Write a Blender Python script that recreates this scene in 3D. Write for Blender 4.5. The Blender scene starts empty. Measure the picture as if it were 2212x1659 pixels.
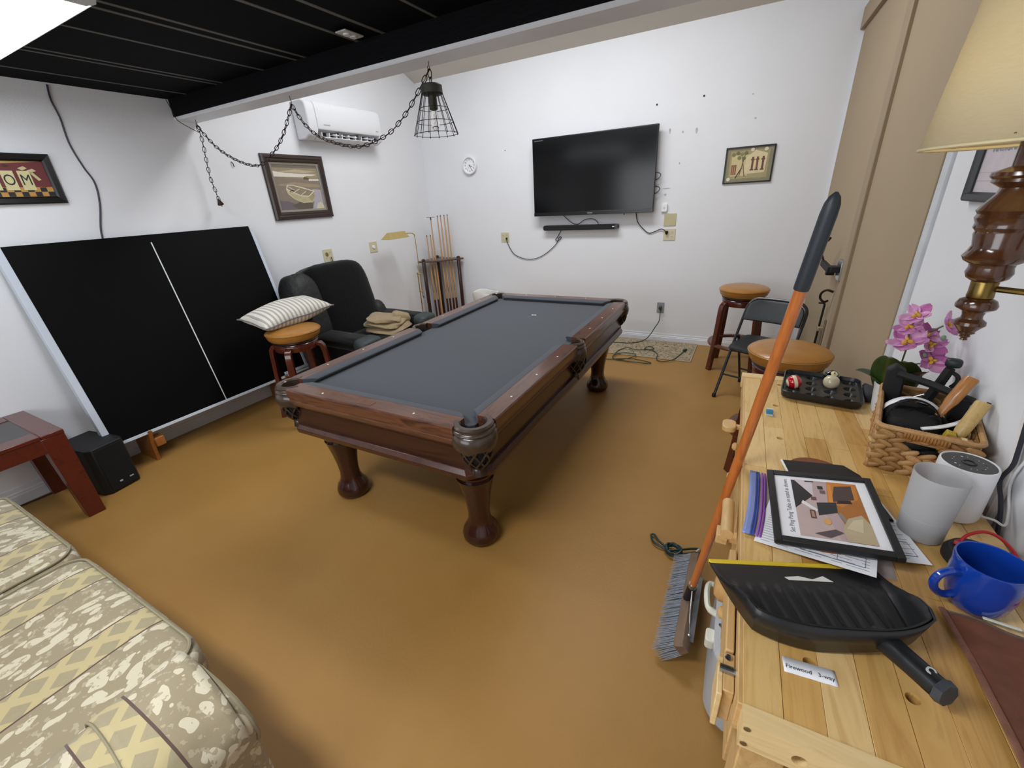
import bpy, bmesh, math, random
from mathutils import Matrix, Vector, Euler
random.seed(7)
PI = math.pi
scene = bpy.context.scene
COL = scene.collection

# ---------------------------------------------------------------- camera
cam_d = bpy.data.cameras.new('camera')
cam = bpy.data.objects.new('camera', cam_d)
COL.objects.link(cam)
_r, _u, _w = (0.881302, 0.469202, -0.056178), (-0.14332, 0.378676, 0.914365), (-0.450295, 0.797781, -0.400974)
cam.matrix_world = Matrix(((_r[0], _u[0], -_w[0], 0.0), (_r[1], _u[1], -_w[1], 0.0), (_r[2], _u[2], -_w[2], 1.6673), (0, 0, 0, 1)))
cam_d.sensor_width = 36.0
cam_d.lens = 14.944
cam_d.clip_start = 0.02
scene.camera = cam

# ---------------------------------------------------------------- world, lights, exposure
scene.view_settings.view_transform = 'Standard'
scene.view_settings.look = 'None'
scene.view_settings.gamma = 1.0
scene.view_settings.use_curve_mapping = False
scene.view_settings.exposure = 0.2
world = bpy.data.worlds.new('world')
scene.world = world
world.use_nodes = True
world.node_tree.nodes['Background'].inputs[0].default_value = (0.75, 0.85, 1.0, 1)
world.node_tree.nodes['Background'].inputs[1].default_value = 0.3

def area(name, loc, target, sx, sy, power, color=(1, 1, 1)):
    d = bpy.data.lights.new(name, 'AREA')
    d.shape = 'RECTANGLE'; d.size = sx; d.size_y = sy; d.energy = power; d.color = color
    o = bpy.data.objects.new(name, d); COL.objects.link(o)
    o.location = loc
    o.rotation_euler = (Vector(target) - Vector(loc)).to_track_quat('-Z', 'Y').to_euler()
    return o
# ceiling fixture up in the vaulted half of the room, glass doors behind the photographer
area('vault_lamp', (-1.7, 3.45, 3.62), (-1.7, 3.3, 0), 2.4, 0.6, 68, (0.975, 0.985, 1.0))
area('patio_daylight', (-1.9, -2.1, 1.6), (-1.9, 3.0, 0.6), 2.6, 1.4, 45, (0.93, 0.96, 1.0))

area('rear_ceiling_lamp', (-1.25, -0.25, 2.44), (-1.25, -0.25, 0), 1.25, 0.28, 38, (0.98, 0.985, 1.0))  # added fill light, unseen behind the camera, to brighten the foreground

# ---------------------------------------------------------------- helpers
def lin(c):
    if isinstance(c, str):
        c = tuple(int(c[i:i+2], 16) for i in (0, 2, 4))
    o = []
    for v in c[:3]:
        v = v / 255.0
        o.append(v / 12.92 if v <= 0.04045 else ((v + 0.055) / 1.055) ** 2.4)
    return (o[0], o[1], o[2], 1.0)

MATS = {}
def new_mat(name):
    m = bpy.data.materials.new(name); m.use_nodes = True
    return m, m.node_tree, m.node_tree.nodes['Principled BSDF']
def nd(nt, t, **k):
    n = nt.nodes.new(t)
    for a, b in k.items():
        setattr(n, a, b)
    return n
def coords(nt, scale=(1, 1, 1), rot=(0, 0, 0), loc=(0, 0, 0)):
    tc = nd(nt, 'ShaderNodeTexCoord'); mp = nd(nt, 'ShaderNodeMapping')
    mp.inputs['Scale'].default_value = scale; mp.inputs['Rotation'].default_value = rot; mp.inputs['Location'].default_value = loc
    nt.links.new(tc.outputs['Object'], mp.inputs['Vector'])
    return mp.outputs['Vector']
def noise(nt, vec, scale, detail=3, rough=0.55, dist=0.0):
    n = nd(nt, 'ShaderNodeTexNoise')
    n.inputs['Scale'].default_value = scale; n.inputs['Detail'].default_value = detail
    n.inputs['Roughness'].default_value = rough; n.inputs['Distortion'].default_value = dist
    nt.links.new(vec, n.inputs['Vector'])
    return n.outputs['Fac']
def ramp(nt, fac, stops, interp='LINEAR'):
    r = nd(nt, 'ShaderNodeValToRGB'); r.color_ramp.interpolation = interp
    el = r.color_ramp.elements
    while len(el) < len(stops):
        el.new(0.5)
    for e, (p, c) in zip(el, stops):
        e.position = p; e.color = c if len(c) == 4 else lin(c)
    nt.links.new(fac, r.inputs['Fac'])
    return r.outputs['Color']
def mixc(nt, fac, a, b, mode='MIX'):
    n = nd(nt, 'ShaderNodeMix', data_type='RGBA', blend_type=mode)
    for sock, v in ((n.inputs[0], fac), (n.inputs[6], a), (n.inputs[7], b)):
        if hasattr(v, 'is_output'):
            nt.links.new(v, sock)
        else:
            sock.default_value = v
    return n.outputs[2]
def mth(nt, op, a, b=0.0, c=None):
    n = nd(nt, 'ShaderNodeMath', operation=op)
    for sock, v in zip(n.inputs, (a, b, c)):
        if v is None:
            continue
        if hasattr(v, 'is_output'):
            nt.links.new(v, sock)
        else:
            sock.default_value = v
    return n.outputs[0]
def bump(nt, bs, height, strength=0.2, dist=0.01):
    b = nd(nt, 'ShaderNodeBump'); b.inputs['Strength'].default_value = strength; b.inputs['Distance'].default_value = dist
    nt.links.new(height, b.inputs['Height']); nt.links.new(b.outputs['Normal'], bs.inputs['Normal'])
def M(name, c, rough=0.5, metal=0.0, spec=0.5, var=0.06, vs=12, bs_=0, bst=0.15, coat=0.0, stretch=(1, 1, 1), bd=0.004, sheen=0.0):
    """plain procedural material: colour with a little noise variation, optional fine bump"""
    if name in MATS:
        return MATS[name]
    m, nt, b = new_mat(name)
    col = lin(c)
    v = coords(nt, stretch)
    f = noise(nt, v, vs, 3)
    lo = tuple(x * (1 - var) for x in col[:3]) + (1,); hi = tuple(min(1, x * (1 + var)) for x in col[:3]) + (1,)
    nt.links.new(ramp(nt, f, [(0.3, lo), (0.7, hi)]), b.inputs['Base Color'])
    b.inputs['Roughness'].default_value = rough; b.inputs['Metallic'].default_value = metal
    b.inputs['Specular IOR Level'].default_value = spec
    b.inputs['Coat Weight'].default_value = coat; b.inputs['Coat Roughness'].default_value = 0.08
    b.inputs['Sheen Weight'].default_value = sheen
    if bs_:
        bump(nt, b, noise(nt, v, bs_, 4), bst, bd)
    MATS[name] = m
    return m
def W(name, c1, c2, c3=None, stretch=(14, 1.2, 14), scale=2.0, rough=0.35, coat=0.2, dist=1.2, bst=0.04, pw=0.5):
    """wood: noise stretched along the grain, streak ramp"""
    if name in MATS:
        return MATS[name]
    m, nt, b = new_mat(name)
    v = coords(nt, stretch)
    f = noise(nt, v, scale, 6, 0.62, dist)
    f2 = noise(nt, coords(nt, tuple(s * 5 for s in stretch)), scale, 2)
    st = [(0.28, lin(c1)), (0.5, lin(c2)), (0.72, lin(c3 or c1))]
    c = ramp(nt, f, st)
    c = mixc(nt, mth(nt, 'MULTIPLY', f2, 0.22), c, lin(c1))
    nt.links.new(c, b.inputs['Base Color'])
    b.inputs['Roughness'].default_value = rough; b.inputs['Coat Weight'].default_value = coat; b.inputs['Coat Roughness'].default_value = 0.12
    bump(nt, b, f2, bst, 0.002)
    MATS[name] = m
    return m
def EMIT(name, c, strength):
    m, nt, b = new_mat(name)
    b.inputs['Emission Color'].default_value = lin(c); b.inputs['Emission Strength'].default_value = strength
    b.inputs['Base Color'].default_value = lin(c)
    return m

class MB:
    """collects shapes into one mesh"""
    def __init__(s):
        s.v = []; s.f = []; s.mi = []; s.T = Matrix.Identity(4); s.m = 0
    def at(s, loc=(0, 0, 0), rot=(0, 0, 0), scale=(1, 1, 1)):
        s.T = Matrix.LocRotScale(Vector(loc), Euler(rot), Vector(scale)); return s
    def add(s, vs, fs):
        o = len(s.v)
        s.v += [tuple(s.T @ Vector(p)) for p in vs]
        s.f += [tuple(i + o for i in f) for f in fs]; s.mi += [s.m] * len(fs)
        return s
    def box(s, x0, x1, y0, y1, z0, z1):
        vs = [(x0, y0, z0), (x1, y0, z0), (x1, y1, z0), (x0, y1, z0), (x0, y0, z1), (x1, y0, z1), (x1, y1, z1), (x0, y1, z1)]
        return s.add(vs, [(0, 3, 2, 1), (4, 5, 6, 7), (0, 1, 5, 4), (1, 2, 6, 5), (2, 3, 7, 6), (3, 0, 4, 7)])
    def prism(s, poly, d0, d1, axis='z'):
        n = len(poly)
        def p3(p, d):
            return {'z': (p[0], p[1], d), 'y': (p[0], d, p[1]), 'x': (d, p[0], p[1])}[axis]
        vs = [p3(p, d0) for p in poly] + [p3(p, d1) for p in poly]
        fs = [tuple(range(n - 1, -1, -1)), tuple(range(n, 2 * n))] + [(i, (i + 1) % n, n + (i + 1) % n, n + i) for i in range(n)]
        return s.add(vs, fs)
    def frustum(s, a, b, z0, z1):
        n = len(a)
        vs = [(x, y, z0) for x, y in a] + [(x, y, z1) for x, y in b]
        return s.add(vs, [tuple(range(n - 1, -1, -1)), tuple(range(n, 2 * n))] + [(i, (i + 1) % n, n + (i + 1) % n, n + i) for i in range(n)])
    def lathe(s, prof, n=24, c=(0, 0, 0), a0=0.0, a1=2 * PI, cap=True):
        full = abs(a1 - a0 - 2 * PI) < 1e-6
        k = n if full else n + 1
        vs = []; fs = []
        for r, z in prof:
            for i in range(k):
                a = a0 + (a1 - a0) * i / n
                vs.append((c[0] + r * math.cos(a), c[1] + r * math.sin(a), c[2] + z))
        for j in range(len(prof) - 1):
            for i in range(n):
                i2 = (i + 1) % k
                fs.append((j * k + i, j * k + i2, (j + 1) * k + i2, (j + 1) * k + i))
        if full and cap:
            if prof[0][0] > 1e-5: fs.append(tuple(range(k - 1, -1, -1)))
            if prof[-1][0] > 1e-5: fs.append(tuple((len(prof) - 1) * k + i for i in range(k)))
        return s.add(vs, fs)
    def tube(s, pts, r, n=8, closed=False, cap=True, flat=1.0):
        P = [Vector(p) for p in pts]; m = len(P)
        rs = r if isinstance(r, (list, tuple)) else [r] * m
        vs = []; fs = []; ref = None
        for i in range(m):
            if closed:
                t = P[(i + 1) % m] - P[i - 1]
            else:
                t = P[min(i + 1, m - 1)] - P[max(i - 1, 0)]
            t.normalize()
            if ref is None:
                ref = Vector((0, 0, 1)) if abs(t.z) < 0.9 else Vector((1, 0, 0))
            u = (ref - t * ref.dot(t))
            if u.length < 1e-6: u = t.orthogonal()
            u.normalize(); w = t.cross(u); ref = u
            for k in range(n):
                a = 2 * PI * k / n
                vs.append(P[i] + u * (rs[i] * math.cos(a) * flat) + w * (rs[i] * math.sin(a)))
        for i in range(m if closed else m - 1):
            for k in range(n):
                a, b2 = i * n + k, i * n + (k + 1) % n
                j = (i + 1) % m
                fs.append((a, b2, j * n + (k + 1) % n, j * n + k))
        if cap and not closed:
            fs.append(tuple(range(n - 1, -1, -1))); fs.append(tuple((m - 1) * n + k for k in range(n)))
        return s.add(vs, fs)
    def strip(s, secs, closed=False, caps=True):
        """loft through equal-length closed sections"""
        n = len(secs[0]); m = len(secs)
        vs = [p for sec in secs for p in sec]; fs = []
        for j in range(m if closed else m - 1):
            for i in range(n):
                j2 = (j + 1) % m
                fs.append((j * n + i, j * n + (i + 1) % n, j2 * n + (i + 1) % n, j2 * n + i))
        if caps and not closed:
            fs.append(tuple(range(n - 1, -1, -1))); fs.append(tuple((m - 1) * n + i for i in range(n)))
        return s.add(vs, fs)
    def grid(s, fn, nu, nv):
        vs = [fn(i / nu, j / nv) for j in range(nv + 1) for i in range(nu + 1)]
        fs = [(j * (nu + 1) + i, j * (nu + 1) + i + 1, (j + 1) * (nu + 1) + i + 1, (j + 1) * (nu + 1) + i) for j in range(nv) for i in range(nu)]
        return s.add(vs, fs)
    def ball(s, c, r, n=16, sq=(1, 1, 1)):
        prof = []
        k = n // 2
        vs = []; fs = []
        for j in range(k + 1):
            t = PI * j / k
            for i in range(n):
                a = 2 * PI * i / n
                vs.append((c[0] + sq[0] * r * math.sin(t) * math.cos(a), c[1] + sq[1] * r * math.sin(t) * math.sin(a), c[2] - sq[2] * r * math.cos(t)))
        for j in range(k):
            for i in range(n):
                fs.append((j * n + i, j * n + (i + 1) % n, (j + 1) * n + (i + 1) % n, (j + 1) * n + i))
        return s.add(vs, fs)
    def mesh(s, name):
        me = bpy.data.meshes.new(name)
        me.from_pydata(s.v, [], s.f); me.validate(clean_customdata=False)
        if len(me.polygons) == len(s.mi):
            me.polygons.foreach_set('material_index', s.mi)
        bm = bmesh.new(); bm.from_mesh(me)
        bmesh.ops.remove_doubles(bm, verts=bm.verts, dist=1e-6)
        bmesh.ops.recalc_face_normals(bm, faces=bm.faces)
        bm.to_mesh(me); bm.free()
        return me
    def build(s, name, mat, parent=None, bevel=0.0, smooth=35, seg=2, sub=0, solid=0.0):
        me = s.mesh(name)
        for m in (mat if isinstance(mat, (list, tuple)) else [mat]):
            me.materials.append(m)
        if smooth:
            me.shade_smooth(); me.set_sharp_from_angle(angle=math.radians(smooth))
        o = bpy.data.objects.new(name, me); COL.objects.link(o)
        if parent is not None: o.parent = parent
        if solid:
            q = o.modifiers.new('thick', 'SOLIDIFY'); q.thickness = solid; q.offset = 0
        if bevel:
            q = o.modifiers.new('bevel', 'BEVEL'); q.width = bevel; q.segments = seg; q.limit_method = 'ANGLE'; q.angle_limit = math.radians(40)
            q.harden_normals = False
        if sub:
            q = o.modifiers.new('sub', 'SUBSURF'); q.levels = sub; q.render_levels = sub
        return o
def BX(name, mat, parent, x0, x1, y0, y1, z0, z1, bevel=0.0, seg=2):
    return MB().box(x0, x1, y0, y1, z0, z1).build(name, mat, parent, bevel, seg=seg)
def tag(o, label, cat, group=None, kind=None):
    o['label'] = label; o['category'] = cat
    if group: o['group'] = group
    if kind: o['kind'] = kind
    return o
def thing(name, label, cat, loc=(0, 0, 0), rotz=0.0, group=None):
    o = bpy.data.objects.new(name, None); COL.objects.link(o)
    o.empty_display_size = 0.05
    o.location = loc; o.rotation_euler = (0, 0, rotz)
    return tag(o, label, cat, group)
def struct(o, label=None):
    o['kind'] = 'structure'
    if label: o['label'] = label
    return o
def copy_tree(o, parent=None):
    c = o.copy(); COL.objects.link(c); c.parent = parent
    for ch in list(o.children):
        copy_tree(ch, c)
    return c
def inst(o, parent, mw):
    c = o.copy(); COL.objects.link(c); c.parent = parent; c.matrix_basis = mw
    return c
_dg = None
def text(name, s, size, mat, parent, loc, rot=(0, 0, 0), align='CENTER', thick=0.0004, sx=1.0):
    cu = bpy.data.curves.new(name, 'FONT'); cu.body = s; cu.size = size; cu.align_x = align; cu.align_y = 'CENTER'; cu.extrude = thick; cu.resolution_u = 3
    t = bpy.data.objects.new('tmp_text', cu); COL.objects.link(t)
    dg = bpy.context.evaluated_depsgraph_get(); dg.update()
    me = bpy.data.meshes.new_from_object(t.evaluated_get(dg))
    bpy.data.objects.remove(t); bpy.data.curves.remove(cu)
    me.materials.clear(); me.materials.append(mat)
    o = bpy.data.objects.new(name, me); COL.objects.link(o)
    if parent is not None: o.parent = parent
    o.location = loc; o.rotation_euler = rot; o.scale = (sx, 1, 1)
    return o
def rrect(w, h, r, n=4, cx=0, cy=0):
    p = []
    for (sx, sy, a0) in ((1, 1, 0), (-1, 1, PI / 2), (-1, -1, PI), (1, -1, 3 * PI / 2)):
        for i in range(n + 1):
            a = a0 + PI / 2 * i / n
            p.append((cx + sx * (w / 2 - r) + r * math.cos(a), cy + sy * (h / 2 - r) + r * math.sin(a)))
    return p
def smooth_path(pts, n=6):
    P = [Vector(p) for p in pts]; out = []
    for i in range(len(P) - 1):
        p0, p1, p2, p3 = P[max(i - 1, 0)], P[i], P[i + 1], P[min(i + 2, len(P) - 1)]
        for k in range(n):
            t = k / n
            out.append(0.5 * ((2 * p1) + (p2 - p0) * t + (2 * p0 - 5 * p1 + 4 * p2 - p3) * t * t + (3 * p1 - p0 - 3 * p2 + p3) * t ** 3))
    out.append(P[-1])
    return [tuple(p) for p in out]

# ---------------------------------------------------------------- shared materials
def floor_mat():
    m, nt, b = new_mat('painted_concrete')
    v = coords(nt)
    a = noise(nt, v, 1.3, 4, 0.6); c = noise(nt, v, 9, 5, 0.65)
    col = ramp(nt, a, [(0.3, '977038'), (0.7, 'A37C44')])
    col = mixc(nt, mth(nt, 'MULTIPLY', c, 0.25), col, lin('86622E'))
    nt.links.new(col, b.inputs['Base Color'])
    r = mth(nt, 'MULTIPLY_ADD', a, 0.3, 0.34)
    nt.links.new(r, b.inputs['Roughness'])
    b.inputs['Specular IOR Level'].default_value = 0.28
    bump(nt, b, mth(nt, 'ADD', noise(nt, v, 70, 4), mth(nt, 'MULTIPLY', noise(nt, v, 6, 3), 1.5)), 0.18, 0.004)
    return m
def wall_mat(name, c, sc=130, st=0.22):
    m, nt, b = new_mat(name)
    v = coords(nt)
    nt.links.new(ramp(nt, noise(nt, v, 2.2, 3), [(0.3, lin(c)), (0.7, tuple(x * 0.97 for x in lin(c)[:3]) + (1,))]), b.inputs['Base Color'])
    b.inputs['Roughness'].default_value = 0.75; b.inputs['Specular IOR Level'].default_value = 0.25
    bump(nt, b, noise(nt, v, sc, 3), st, 0.003)
    return m
FLOOR = floor_mat()
WALL = wall_mat('white_wall_paint', 'E4E6EA')
TRIMW = M('white_trim_paint', 'DFE2E8', 0.45, var=0.02)
BLACKP = M('black_ceiling_paint', '06070A', 0.8, spec=0.08, var=0.15, bs_=40, bst=0.15)
BEIGE = wall_mat('beige_door_paint', 'A4937A', 90, 0.12)
BLACK = M('black_plastic', '16171A', 0.42, var=0.05)
BLACKM = M('matte_black', '101113', 0.7, var=0.1)
WHITEP = M('white_plastic', 'E4E5E6', 0.3, var=0.01)
IVORY = M('ivory_plate_plastic', 'C9C3A4', 0.35, var=0.03)
STEEL = M('steel', 'B8BBBE', 0.25, 1.0, var=0.05)
BRASS = M('polished_brass', 'C9AC66', 0.24, 1.0, var=0.05)
DKMETAL = M('dark_bronze', '3A2C28', 0.45, 0.8, var=0.1)
PAPER = M('paper_white', 'EDEEF2', 0.6, var=0.01)
INK = M('ink', '22242A', 0.6, var=0.0)

# ---------------------------------------------------------------- the room
D = 5.09; LX = -4.01; YF = -2.3; XR = 0.9
def xr(y): return 0.565 + 0.025 * (D - y)
struct(BX('floor', FLOOR, None, LX - 0.1, XR + 0.2, YF - 0.1, D + 0.1, -0.08, 0.0), 'mustard brown painted concrete floor')
struct(BX('wall_back', WALL, None, LX - 0.1, XR + 0.2, D, D + 0.1, -0.08, 4.7), 'white textured wall behind the television')
struct(BX('wall_left', WALL, None, LX - 0.1, LX, YF - 0.1, D, -0.08, 4.7), 'white textured wall with the air conditioner')
struct(MB().prism([(xr(D), D), (xr(YF), YF), (xr(YF) + 0.1, YF), (xr(D) + 0.1, D)], -0.08, 4.7).build('wall_right', WALL), 'white wall on the right with the beige doors')
# wall behind the photographer, with a wide glazed opening
wf = MB()
wf.box(LX, -3.25, YF - 0.1, YF, -0.08, 2.6); wf.box(-0.55, XR, YF - 0.1, YF, -0.08, 2.6); wf.box(-3.25, -0.55, YF - 0.1, YF, 2.32, 2.6); wf.box(-3.25, -0.55, YF - 0.1, YF, -0.08, 0.02)
struct(wf.build('wall_front', WALL), 'white wall behind the photographer')
# low black ceiling: grooved plywood sheets over a paler backing
ce = struct(BX('ceiling', M('raw_plywood', '7A776E', 0.6), None, LX, XR, YF, 2.2, 2.490, 2.56), 'low black painted plywood ceiling')
gaps = [(-3.76, 0.022), (-3.30, 0.022), (-3.362, 0.022), (-2.85, 0.024), (-2.455, 0.026), (-2.535, 0.026), (-2.03, 0.026), (-1.84, 0.026), (-1.50, 0.02), (-1.1, 0.02), (-0.7, 0.02), (-0.25, 0.02), (0.2, 0.02)]
edges = [LX] + [e for g, w in sorted(gaps) for e in (g - w / 2, g + w / 2)] + [0.62]
for i in range(0, len(edges), 2):
    BX('plywood_strip', BLACKP, ce, edges[i], edges[i + 1], YF, 2.16, 2.484, 2.490, 0.001)
for g, w in gaps:
    BX('groove_strip', M('groove_grey', '55534E', 0.6), ce, g - w / 2 + 0.002, g + w / 2 - 0.002, YF, 2.14, 2.4825, 2.490)
# dropped beam between the low ceiling and the vaulted half
be = struct(MB().box(LX, XR, 2.135, 2.31, 2.368, 2.49).build('trim_1', M('black_beam_paint', '07080B', 0.7, spec=0.12, var=0.2, bs_=25, bst=0.5, stretch=(0.4, 3, 3)), None, 0.004), 'black beam along the edge of the low ceiling')
MB().prism([(2.137, 2.368), (2.137, 2.354), (2.143, 2.348), (2.305, 2.348), (2.31, 2.354), (2.31, 2.368)], LX, XR, 'x').build('soffit_board', TRIMW, be)
struct(BX('wall_loft', WALL, None, LX, XR, 2.2, 2.305, 2.49, 4.5), 'white wall above the beam')
cz = lambda y: 3.04 + 0.42 * (D - y)
struct(MB().prism([(D + 0.1, cz(D + 0.1)), (2.2, cz(2.2)), (2.2, cz(2.2) + 0.1), (D + 0.1, cz(D + 0.1) + 0.1)], LX, XR, 'x').build('ceiling_vault', wall_mat('vault_paint', 'D5D0C6')), 'sloping vaulted white ceiling')
def base_prof(h=0.092): return [(0, 0), (0.014, 0), (0.014, h * 0.55), (0.011, h * 0.58), (0.011, h * 0.72), (0.007, h * 0.76), (0.006, h), (0, h)]
struct(MB().prism([(LX + x, z) for x, z in base_prof(0.115)], YF, D, 'y').build('baseboard_left', TRIMW), 'white baseboard behind the ping pong table')
struct(MB().prism([(D - x, z) for x, z in base_prof()], LX, xr(D), 'x').build('baseboard_back', TRIMW), 'white baseboard below the television')
# big beige hinged doors in the right wall
ROTR = math.atan(0.025)
dr = bpy.data.objects.new('door_1', None); COL.objects.link(dr); dr.location = (xr(D), D, 0); dr.rotation_euler = (0, 0, ROTR)
struct(dr, 'pair of tall beige doors with black latch')
# local: x = 0 on the wall face (room is -x), y negative toward the photographer
BX('door_leaf', BEIGE, dr, -0.022, 0.01, -1.43, -0.03, 0.012, 2.735, 0.004)
BX('door_leaf', BEIGE, dr, -0.016, 0.01, -2.625, -1.49, 0.012, 2.735, 0.004)
BX('astragal', M('beige_strip_paint', '95846A', 0.6, var=0.04), dr, -0.038, 0.01, -1.55, -1.425, 0.012, 2.735, 0.006)
BX('door_stop', TRIMW, dr, -0.02, 0.01, -0.03, -0.002, 0.0, 2.735, 0.003)
BX('door_header', BEIGE, dr, -0.05, 0.01, -2.70, -0.002, 2.735, 2.88, 0.004)
struct(MB().at((xr(D), D, 0), (0, 0, ROTR)).box(-0.012, 0.01, -2.695, -2.632, 0, 2.735).build('trim_2', M('grey_white_trim', 'C9CDD2', 0.5), None, 0.003), 'white casing strip beside the beige door')
# latch hardware: plate with a thumb lever, hasp hook and a cane bolt
pl = MB().prism([(-1.47, 1.02), (-1.36, 1.02), (-1.33, 1.06), (-1.33, 1.15), (-1.46, 1.15)], -0.05, -0.022, 'x').build('latch_plate', STEEL, dr, 0.002)
lt = MB().box(-0.10, -0.05, -1.44, -1.36, 1.07, 1.11); lt.box(-0.115, -0.085, -1.41, -1.08, 1.065, 1.105); lt.box(-0.10, -0.05, -1.30, -1.26, 1.03, 1.07)
lt.build('latch_body', BLACKM, dr, 0.004)
MB().tube(smooth_path([(-0.10, -1.09, 1.10), (-0.12, -1.05, 1.16), (-0.125, -1.07, 1.22), (-0.11, -1.16, 1.255), (-0.105, -1.19, 1.275)]), 0.008, 8).build('latch_lever', DKMETAL, dr)
hk = MB().tube(smooth_path([(-0.03, -1.31, 0.915), (-0.07, -1.30, 0.925), (-0.095, -1.28, 0.90), (-0.095, -1.27, 0.86), (-0.07, -1.28, 0.835), (-0.045, -1.26, 0.84)]), 0.008, 8)
hk.build('hook', DKMETAL, dr)
cb = MB().tube([(-0.05, -1.17, 0.32), (-0.05, -1.22, 0.80), (-0.055, -1.225, 0.815), (-0.075, -1.16, 0.80)], 0.0075, 8)
cb.build('cane_bolt', BLACKM, dr)
BX('bolt_bracket', M('beige_strip_paint', '95846A'), dr, -0.06, -0.022, -1.245, -1.15, 0.6, 0.63, 0.003)
MB().tube([(-0.03, -1.27, 0.50), (-0.03, -1.28, 0.70)], 0.007, 8).build('bolt_keeper', STEEL, dr)
# fluorescent wraparound on the low ceiling
fl = thing('ceiling_light', 'glowing white fluorescent wraparound fixture on the black ceiling', 'ceiling light', (-2.89, 0.93, 2.472))
FLG = EMIT('lit_diffuser', 'F6FAFF', 14.5)
MB().prism([(-0.13, -0.064), (-0.115, -0.070), (0.115, -0.070), (0.13, -0.064)], -0.60, 0.60, 'x').build('diffuser', FLG, fl)
for sg_ in (-1, 1): MB().prism([(sg_ * 0.15, -0.008), (sg_ * 0.146, -0.05), (sg_ * 0.13, -0.066), (sg_ * 0.126, -0.066), (sg_ * 0.14, -0.05), (sg_ * 0.144, -0.008)], -0.60, 0.60, 'x').build('side_lens', WHITEP, fl)
BX('fixture_body', WHITEP, fl, -0.60, 0.60, -0.155, 0.155, -0.012, 0, 0.002)
for sx in (-0.61, 0.60): MB().prism([(-0.155, 0), (-0.155, -0.02), (-0.142, -0.06), (-0.11, -0.072), (0.11, -0.072), (0.142, -0.06), (0.155, -0.02), (0.155, 0)], sx, sx + 0.01, 'x').build('end_cap', WHITEP, fl)
# ---------------------------------------------------------------- pool table
CLOTH = M('slate_grey_cloth', '3A3E46', 0.85, var=0.05, vs=300, bs_=900, bst=0.1, sheen=0.12)
ROSE = W('rosewood_rail', '241410', '6A4330', '3A221A', (1.6, 16, 16), 1.5, 0.28, 0.35, 1.6)
ROSEY = W('rosewood_rail_long', '241410', '643E2C', '371F18', (16, 1.6, 16), 1.5, 0.28, 0.35, 1.6)
ROSED = W('rosewood_apron', '1C0F0B', '3E2116', '28150F', (2, 12, 12), 1.5, 0.33, 0.25)
LEGW = W('dark_cherry_leg', '180907', '3A160F', '240D09', (9, 9, 1.2), 2.0, 0.22, 0.5)
LEATH = M('brown_pocket_leather', '3D3026', 0.28, var=0.1, bs_=60, bst=0.15, coat=0.3)
pt = thing('pool_table', 'large rosewood pool table with slate grey cloth and leather pockets', 'pool table', (-1.538 - 0.007, 2.470, 0), 0.0056)
HX, HY = 0.676, 1.240
ZT = 0.80; ZB = 0.762
_bx, _by = HX - 0.095, HY - 0.095
MB().prism([(-_bx + 0.018, -_by), (_bx - 0.018, -_by), (_bx, -_by + 0.018), (_bx, _by - 0.018), (_bx - 0.018, _by), (-_bx + 0.018, _by), (-_bx, _by - 0.018), (-_bx, -_by + 0.018)], ZB - 0.03, ZB).build('cloth_bed', CLOTH, pt)
def rail(name_, along, a0, a1, side):
    """wooden rail with moulded outer face; along: 'x' or 'y'"""
    # profile in (d, z): d = distance from outer edge toward the middle
    prof = [(0.006, ZT), (0.094, ZT), (0.094, 0.71), (0.03, 0.695), (0.02, 0.695), (0.012, 0.705), (0.006, 0.72), (0.0, 0.735), (0.003, 0.745), (0.0, 0.755), (0.0, ZT - 0.006)]
    o = MB()
    if along == 'x':
        o.prism([(side * (HY - d), z) for d, z in prof], a0, a1, 'x')
        o.build(name_, ROSE, pt)
    else:
        o.prism([(side * (HX - d), z) for d, z in prof], a0, a1, 'y')
        o.build(name_, ROSEY, pt)
def cushion(along, a0, a1, side, cut0, cut1):
    prof = [(0.094, ZT + 0.001), (0.135, ZT - 0.004), (0.150, ZT - 0.012), (0.150, ZT - 0.018), (0.118, ZB - 0.005), (0.094, ZB - 0.005)]
    o = MB(); secs = []
    for a, cut, sg in ((a0, cut0, -1), (a1, cut1, 1)):
        sec = []
        for d, z in prof:
            k = (d - 0.094) / 0.056
            p = a - sg * cut * k
            sec.append((p, side * (HY - d), z) if along == 'x' else (side * (HX - d), p, z))
        secs.append(sec)
    o.strip(secs).build('cushion', CLOTH, pt, 0.003)
CO = 0.136; SO = 0.075
for sd in (-1, 1):
    rail('rail', 'x', -HX + CO, HX - CO, sd)
    cushion('x', -HX + CO, HX - CO, sd, 0.055, 0.055)
    for lo, hi in ((-HY + CO, -SO), (SO, HY - CO)):
        rail('rail', 'y', lo, hi, sd)
        cushion('y', lo, hi, sd, 0.055 if lo < -0.5 else 0.03, 0.03 if lo < -0.5 else 0.055)
# apron, plinth moulding, leg blocks
for sd in (-1, 1):
    MB().box(-HX + 0.09, HX - 0.09, sd * (HY - 0.075), sd * (HY - 0.045), 0.56, 0.71).build('apron', ROSED, pt, 0.002)
    MB().box(sd * (HX - 0.075), sd * (HX - 0.045), -HY + 0.05, HY - 0.05, 0.56, 0.71).build('apron', ROSED, pt, 0.002)
for sx in (-1, 1):
    for sy in (-1, 1):
        c = (sx * (HX - 0.100), sy * (HY - 0.100))
        MB().prism([(c[0] - sx * 0.10, c[1] + sy * 0.052), (c[0] + sx * 0.02, c[1] + sy * 0.052), (c[0] + sx * 0.052, c[1] + sy * 0.02), (c[0] + sx * 0.052, c[1] - sy * 0.10), (c[0] - sx * 0.1, c[1] - sy * 0.1)], 0.56, 0.71).build('corner_block', W('cherry_block', '3A1E12', '633820', '482616', (9, 9, 1.5), 2, 0.35, 0.2), pt, 0.003)
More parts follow.
